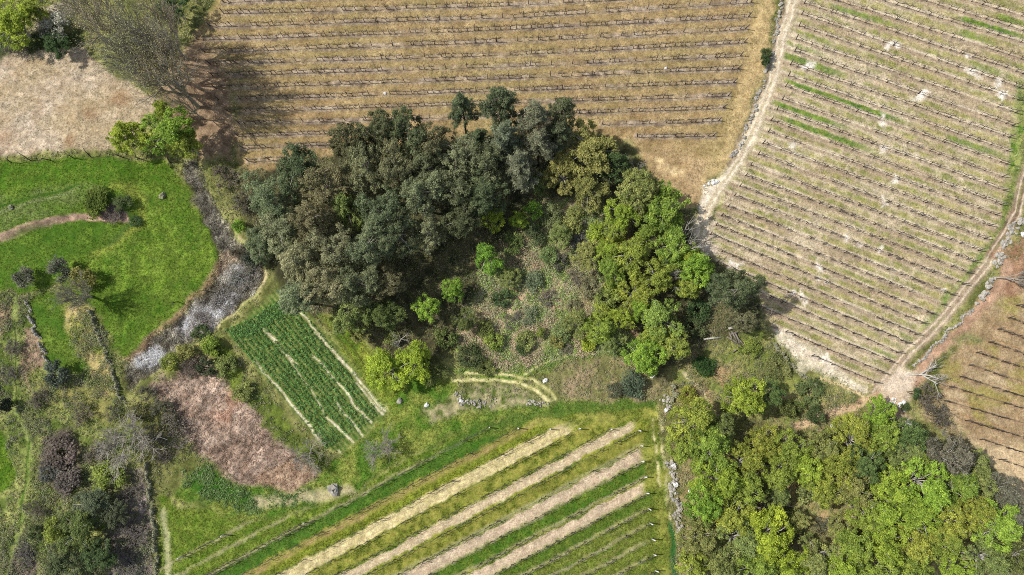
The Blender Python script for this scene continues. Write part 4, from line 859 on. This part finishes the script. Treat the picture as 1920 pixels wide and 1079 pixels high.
# ------------------------------------------------------------------ stone walls, rocks, logs, posts
def stone_wall(px, w, h, mat, label, seed, size=.45, miss=.0):
    rng = random.Random(seed); mb = MB(); P = [at(u, v) for u, v in px]; x0, y0 = P[0]
    for (ax, ay), (bx, by) in zip(P, P[1:]):
        L = math.hypot(bx - ax, by - ay); a = math.atan2(by - ay, bx - ax)
        n = int(L / size * (1.6 + w / size * .9)); hm = h * rng.uniform(.75, 1.1)
        for _ in range(n):
            if rng.random() < miss: continue
            t = rng.random() * L; o = rng.uniform(-.5, .5) * w + .25 * math.sin(t * 1.3 + seed); r = size * rng.uniform(.3, .75)
            x = ax + math.cos(a) * t - math.sin(a) * o; y = ay + math.sin(a) * t + math.cos(a) * o; g = float(gz(x, y)); top = hm * (1 - .8 * abs(o / w)) * rng.uniform(.7, 1)
            z = .1
            while True:
                mb.rock((x - x0, y - y0, g + z), r, rng, (rng.uniform(.8, 1.2), rng.uniform(.8, 1.2), .8)); z += r * 1.2
                if z > top: break
    o = link('stone_wall', mb.me('stone_wall', mat, False)); o.location = (x0, y0, 0); tag(o, label, 'wall'); return o
stone_wall([(1712,688),(1745,656),(1775,626),(1803,600),(1832,568)], .5, .5, M_STONE, 'long pale dry stone wall beside the brown dirt track', 1, .3, .12)
stone_wall([(1838,562),(1852,540),(1860,518)], .7, .7, M_STONE, 'short stone wall piece by the small brown tree at the bend', 2, .5, .15)
stone_wall([(1866,500),(1878,470),(1888,446),(1900,424),(1915,408)], 1.6, .5, M_STONE, 'tumbled band of white stones at the upper right track bend', 3, .6, .35)
stone_wall([(1256,858),(1264,915),(1270,960),(1276,990),(1281,1030),(1287,1085)], 1.2, .6, M_STONE, 'rubble wall between the green vineyard and the lower right wood', 4, .5, .2)
stone_wall([(50,562),(56,590),(64,615),(74,640),(84,665),(92,684)], .3, .8, M_STONE, 'narrow pale wall down the left strip', 5, .34)
stone_wall([(170,582),(180,615),(190,642),(203,672),(213,705),(224,740),(233,760)], .3, 1.0, M_DARKSTONE, 'dark mossy wall from the olive tree to the ash bed', 6,.36)
stone_wall([(273,862),(279,900),(285,940),(290,985),(294,1035),(296,1090)], .3, 1.3, M_DARKSTONE, 'dark mossy wall along the left side of the green vineyard', 7,.36)
stone_wall([(1466,-30),(1458,50),(1446,105),(1430,160),(1408,222),(1385,275),(1368,308)], .5, .35, M_STONE, 'low broken wall beside the pale north track', 8, .5, .45)
stone_wall([(1450,642),(1466,664),(1484,684),(1506,706),(1530,724)], .4, .8, M_DARKSTONE, 'thin dark terrace wall under the pale vineyard corner', 9, .45)
stone_wall([(985,750),(1012,756),(1030,757)], .9, .2, M_STONE, 'pale stones where the wheel ruts meet the green vineyard', 10, .28, .5)
stone_wall([(1240,745),(1252,752),(1248,768)], 1.2, .5, M_STONE, 'stone heap at the top corner of the lower right wood', 12, .5, .3)
stone_wall([(1318,352),(1340,342),(1350,330)], 1.2, .35, M_WHITE, 'white stone rubble at the lower end of the north track', 13, .5, .5)
stone_wall([(1660,758),(1684,752),(1692,775)], 1.4, .3, M_WHITE, 'scatter of white rubble at the track junction', 14, .5, .6)
stone_wall([(850,742),(880,756),(930,758)], 1.4, .2, M_STONE, 'low line of stones in the rough strip above the green vineyard', 15, .3, .6)
stone_wall([(1262,722),(1268,738),(1258,756)], .5, 1.0, M_DARKSTONE, 'short curved dark wall above the lower right wood', 16, .45)
def rock(u, v, r, mat, label, sq=(1, 1, .7), seed=0, nm='rock'):
    mb = MB(); x, y = at(u, v); mb.rock((0, 0, r * .35), r, random.Random(seed + int(u)), sq)
    o = link(nm, mb.me(nm, mat, False)); o.location = (x, y, float(gz(x, y))); o.rotation_euler = (0, 0, u * .7); tag(o, label, 'rock')
for a in ((1022,714,.45,M_WHITE,'white boulder beside the curved wheel ruts'), (800,760,.42,M_WHITE,'white boulder left of the green vineyard top'), (1266,908,.5,M_WHITE,'flat white slab on the wall by the vineyard end posts'), (1249,769,.4,M_WHITE,'white stone at the top corner of the green vineyard'),
          (626,918,1.0,M_STONE,'large grey boulder below the bracken field'), (1704,793,.5,M_WHITE,'white boulder among bushes below the track junction'), (1223,706,.4,M_WHITE,'white stone beside the grey-green bush'), (750,752,.5,M_STONE,'grey boulder at the right corner of the vegetable plot'), (1338,685,.35,M_WHITE,'small white stone in the scrub below the log pile'),
          (305,368,.6,M_DARKSTONE,'grey stone mound in the middle of the green meadow'), (28,392,.5,M_DARKSTONE,'small grey stone on the left meadow slope'), (722,176,.28,M_WHITE,'tiny white stone among the straw vine rows left'), (1248,129,.28,M_WHITE,'tiny white stone among the straw vine rows right'), (1432,106,.3,M_WHITE,'small white stone on the edge of the north track'),
          (1262,872,.5,M_WHITE,'pale block on top of the rubble wall'), (1295,922,.4,M_WHITE,'pale rock in the grass beside the rubble wall'), (1560,800,.45,M_WHITE,'flat pale rock below the narrow earth track'), (1918,440,.5,M_WHITE,'white rock at the right edge of the photo'), (896,752,.4,M_DARKSTONE,'dark stone in the rough strip above the vineyard'), (865,752,.35,M_WHITE,'pale stone left of the dark one in the rough strip')): rock(*a)
def logs(pxs, label, mat, r, nm='log_pile', z=.2):
    mb = MB(); x0, y0 = at(*pxs[0][0])
    for i, (a, b) in enumerate(pxs):
        (ax, ay), (bx, by) = at(*a), at(*b); g = float(gz(ax, ay)) + z + .12 * (i % 3)
        mb.tube([(ax - x0, ay - y0, g), ((ax + bx) / 2 - x0, (ay + by) / 2 - y0 + .08, g + .1), (bx - x0, by - y0, g)], [r, r * .9, r * .6], 7)
    o = link(nm, mb.me(nm, mat)); o.location = (x0, y0, 0); tag(o, label, 'logs' if 'pile' in nm else 'log')
logs([((1366,624),(1372,640)), ((1370,622),(1380,642)), ((1376,625),(1386,646)), ((1362,632),(1390,650)), ((1380,634),(1396,652)), ((1385,652),(1372,662)), ((1368,628),(1382,624))], 'pile of grey cut branches under the dark evergreen', M_BARK, .16)
logs([((1318,637),(1352,634))], 'single pale log lying left of the branch pile', M_PALEBARK, .18, 'log')
logs([((1365,617),(1382,614))], 'pale plank of wood above the branch pile', M_PALEBARK, .22, 'log')
logs([((1490,952),(1462,946))], 'bleached fallen trunk in the gap of the lower right oaks', M_PALEBARK, .14, 'log')
logs([((1640,945),(1672,958))], 'white fallen trunk beside the open dead tree', M_PALEBARK, .16, 'log')
logs([((640,1000-400),(700,628))], 'dark fallen branch along the edge of the vegetable plot', M_DARKBARK, .1, 'log')
# leaning vine posts on the north edge of the meadow
for i, (u, v) in enumerate(((22,306),(58,302),(95,301),(138,297),(172,296),(232,296),(262,298),(320,306),(395,548),(334,566))):
    mb = MB(); mb.tube([(0, 0, -.2), (.2, .05, 1), (.45, .1, 2.0)], [.1, .09, .07], 6); mb.tube([(.4, .1, 1.8), (.9, .5, 2.3), (1.4, .6, 2.5)], [.06, .045, .02], 5)
    x, y = at(u, v); o = link('wooden_post', mb.me('wooden_post', M_DARKBARK)); o.location = (x, y, float(gz(x, y))); o.rotation_euler = (0, 0, i * 1.9)
    tag(o, f'dark leaning post with a vine stub on the upper meadow edge, {ORD[i]} from left' if i < 8 else ['dark post on the meadow edge by the ash bed, right one', 'dark post on the meadow edge by the ash bed, left one'][i - 8], 'post', 'dark posts round the meadow')

# ------------------------------------------------------------------ ground cover nobody could count
def tufts(name, label, cat, pts, rad, nleaf, lsize, cols, seed, up=.3, flat=.5, aspect=.35):
    rng = np.random.default_rng(seed); n = len(pts)
    zz = gz(pts[:, 0], pts[:, 1])
    k = nleaf; dv = unit(rng.normal(size=(n, k, 3)) + np.array([0, 0, .6])); dv[..., 2] = np.abs(dv[..., 2])
    q = rng.random((n, k, 1)) ** .5
    P = np.concatenate([pts, zz[:, None]], 1)[:, None, :] + dv * q * rad[:, None, None] * np.array([1, 1, flat]) + np.array([0, 0, .04])
    Nn = unit(dv * (1 - up) + np.array([0, 0, up]) + rng.normal(size=(n, k, 3)) * .5)
    sz = (lsize * (.5 + rng.random((n, k)))).reshape(-1)
    Vv, F = leaf_quads(P.reshape(-1, 3), Nn.reshape(-1, 3), sz, rng, aspect)
    cc = cols[:, None, :] * (.6 + .8 * rng.random((n, k, 1)))
    o = link(name, mesh(name, Vv, F, M_TUFT, col=np.repeat(cc.reshape(-1, 3), 4, axis=0)))
    tag(o, label, cat, kind='stuff')
RG = np.random.default_rng(77)
def scatter(mask, n):
    """n random points weighted by mask over grid vertices"""
    core = mask.copy(); core[(X < -104) | (X > 104) | (Y < -33) | (Y > 85)] = 0
    ix = RG.choice(len(U), n, p=core / core.sum())
    return np.stack([X[ix] + RG.uniform(-STEP, STEP, n), Y[ix] + RG.uniform(-STEP, STEP, n)], 1), ix
def scrubcol(ix, pals, seed):
    r = np.random.default_rng(seed); pal = np.array(pals); return pal[r.integers(0, len(pal), len(ix))]
bed = poly([(350,890),(380,872),(420,900),(475,925),(470,950),(380,940)], 8)
bed = poly([(340,880),(385,868),(430,898),(490,922),(560,928),(560,945),(470,965),(380,950)], 10, 2) * sst(.42, .62, n_b * .6 + n_c * .4)
pts, ix = scatter(bed, 520)
tufts('bramble_bed', 'dark green bramble bed below the bracken field', 'brambles', pts, .3 + .4 * RG.random(len(pts)), 16, .12, np.tile(np.array([[.13, .20, .065]]), (len(pts), 1)) * RG.uniform(.5, 1.5, (len(pts), 1)), 15, up=.7)
rough_m = np.clip((ROUGH - .22) / .1, 0, 1) * (RID == 0) * sst(.38, .6, n_b * .6 + n_a * .4 + .05)
pts, ix = scatter(rough_m * (1 + 1.8 * P_CL), 42000)
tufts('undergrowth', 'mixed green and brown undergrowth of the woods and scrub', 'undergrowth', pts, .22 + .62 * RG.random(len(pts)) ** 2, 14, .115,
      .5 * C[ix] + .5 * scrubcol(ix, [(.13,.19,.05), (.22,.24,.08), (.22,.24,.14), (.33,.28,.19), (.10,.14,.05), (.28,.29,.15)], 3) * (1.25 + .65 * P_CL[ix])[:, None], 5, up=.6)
fm = ((RID == 10) | (RID == 8)).astype(np.float32)
pts, ix = scatter(fm, 5000)
tufts('dead_bracken', 'brown dead fronds and grey stalks lying over the ground', 'bracken', pts, .2 + .35 * RG.random(len(pts)), 10, .11, C[ix] * RG.uniform(.85, 1.6, (len(pts), 1)), 6, flat=.4, aspect=.25)
LLm = poly(P_LL, 8) * (RID == 0) * sst(.42, .6, fb(X, Y, 5, 3, 131)) * (1 + 2 * sst(.45, .6, n_b))
pts, ix = scatter(LLm + .7 * poly(P_SCR, 8) * sst(.5, .65, fb(X, Y, 4, 3, 133)) + .6 * P_CL * sst(.48, .6, fb(X, Y, 3, 3, 137)), 5200)
tufts('bramble_scrub', 'tangled knee-high brambles, brown stalks and green weeds on rough ground', 'brambles', pts, .4 + .8 * RG.random(len(pts)) ** 2, 42, .105,
      .35 * C[ix] + .65 * scrubcol(ix, [(.15,.21,.07), (.21,.21,.13), (.12,.15,.07), (.28,.24,.18), (.17,.145,.125), (.25,.29,.10), (.22,.25,.17)], 13) * (1 + .9 * P_CL[ix])[:, None], 16, up=.6, flat=.75, aspect=.4)
pts, ix = scatter(P_CL * sst(.42, .58, fb(X, Y, 2.5, 3, 151)), 1500)
pc = fb(pts[:, 0], pts[:, 1], 5, 2, 153)
tufts('clearing_scrub', 'tangled waist-high scrub of sage, tan and bright green in the clearing', 'scrub', pts, .35 + .9 * RG.random(len(pts)) ** 2, 60, .105,
      np.where((pc < .44)[:, None], scrubcol(ix, [(.38,.33,.19), (.46,.37,.24), (.27,.29,.14), (.38,.28,.18)], 23), scrubcol(ix, [(.28,.38,.09), (.31,.35,.16), (.15,.20,.07), (.34,.37,.19), (.23,.33,.08)], 24)), 18, up=.6, flat=.85, aspect=.45)
pts, ix = scatter((RID == 8).astype(np.float32), 2600)
tufts('dead_brambles', 'pale leafless brambles and grey stalks filling the dry stream bed', 'brambles', pts, .3 + .5 * RG.random(len(pts)), 30, .2, np.clip(C[ix] * RG.uniform(.7, 2.5, (len(pts), 1)), .02, .75), 17, up=.4, flat=.9, aspect=.09)
gm = np.isin(RID, (3, 5, 6, 12, 14)).astype(np.float32) * sst(.1, .16, C[:, 1]) * (C[:, 1] > C[:, 0] * 1.08)
pts, ix = scatter(gm, 60000)
tufts('grass', 'short green grass tufts over the meadow and vineyard aisles', 'grass', pts, .10 + .16 * RG.random(len(pts)), 6, .07, C[ix] * RG.uniform(.7, 1.35, (len(pts), 1)), 7, up=.2, flat=.7, aspect=.25)
dm = np.isin(RID, (1, 2, 15, 17)).astype(np.float32) * (.2 + sst(.5, .7, n_b)) * (1 - ST1 * .5)
pts, ix = scatter(dm, 70000)
tufts('dry_grass', 'dry yellow grass tufts between the vine rows', 'grass', pts, .10 + .15 * RG.random(len(pts)), 6, .065, C[ix] * RG.uniform(.7, 1.35, (len(pts), 1)), 8, up=.15, flat=.7, aspect=.22)
# leek plants in rows parallel to the pale strips
lp = []
A, B, Cn, D = (427, 626), (575, 590), (724, 768), (612, 842)
for i in range(15):
    s = (i + .5) / 15
    a = (A[0] + (B[0] - A[0]) * s, A[1] + (B[1] - A[1]) * s); b = (D[0] + (Cn[0] - D[0]) * s, D[1] + (Cn[1] - D[1]) * s)
    for t in RG.uniform(-.04, 1.0, 200):
        u, v = a[0] + (b[0] - a[0]) * t + RG.normal() * .8, a[1] + (b[1] - a[1]) * t + RG.normal() * 1.6
        lp.append((u, v))
for i in range(700):
    s, t = RG.random(), RG.random(); lp.append((430 + 120 * s + 30 * t, 622 - 74 * s + 14 * t))
lp = np.array(lp); keep = RG.random(len(lp)) > .08
for g, w in LEEK_GAPS: keep &= seg_dist(lp[:, 0], lp[:, 1], g, False) > w * .27 + RG.normal(size=len(lp)) * .5
lp = lp[keep]; xy = np.array([at(u, v) for u, v in lp])
tufts('leek_plants', 'rows of dark green leafy leeks in the vegetable plot', 'leeks', xy, (.2 + .26 * RG.random(len(xy))), 12, .145, np.tile(np.array([[.125, .235, .066]]), (len(xy), 1)) * RG.uniform(.55, 1.6, (len(xy), 1)), 9, up=.15, flat=1.1, aspect=.22)
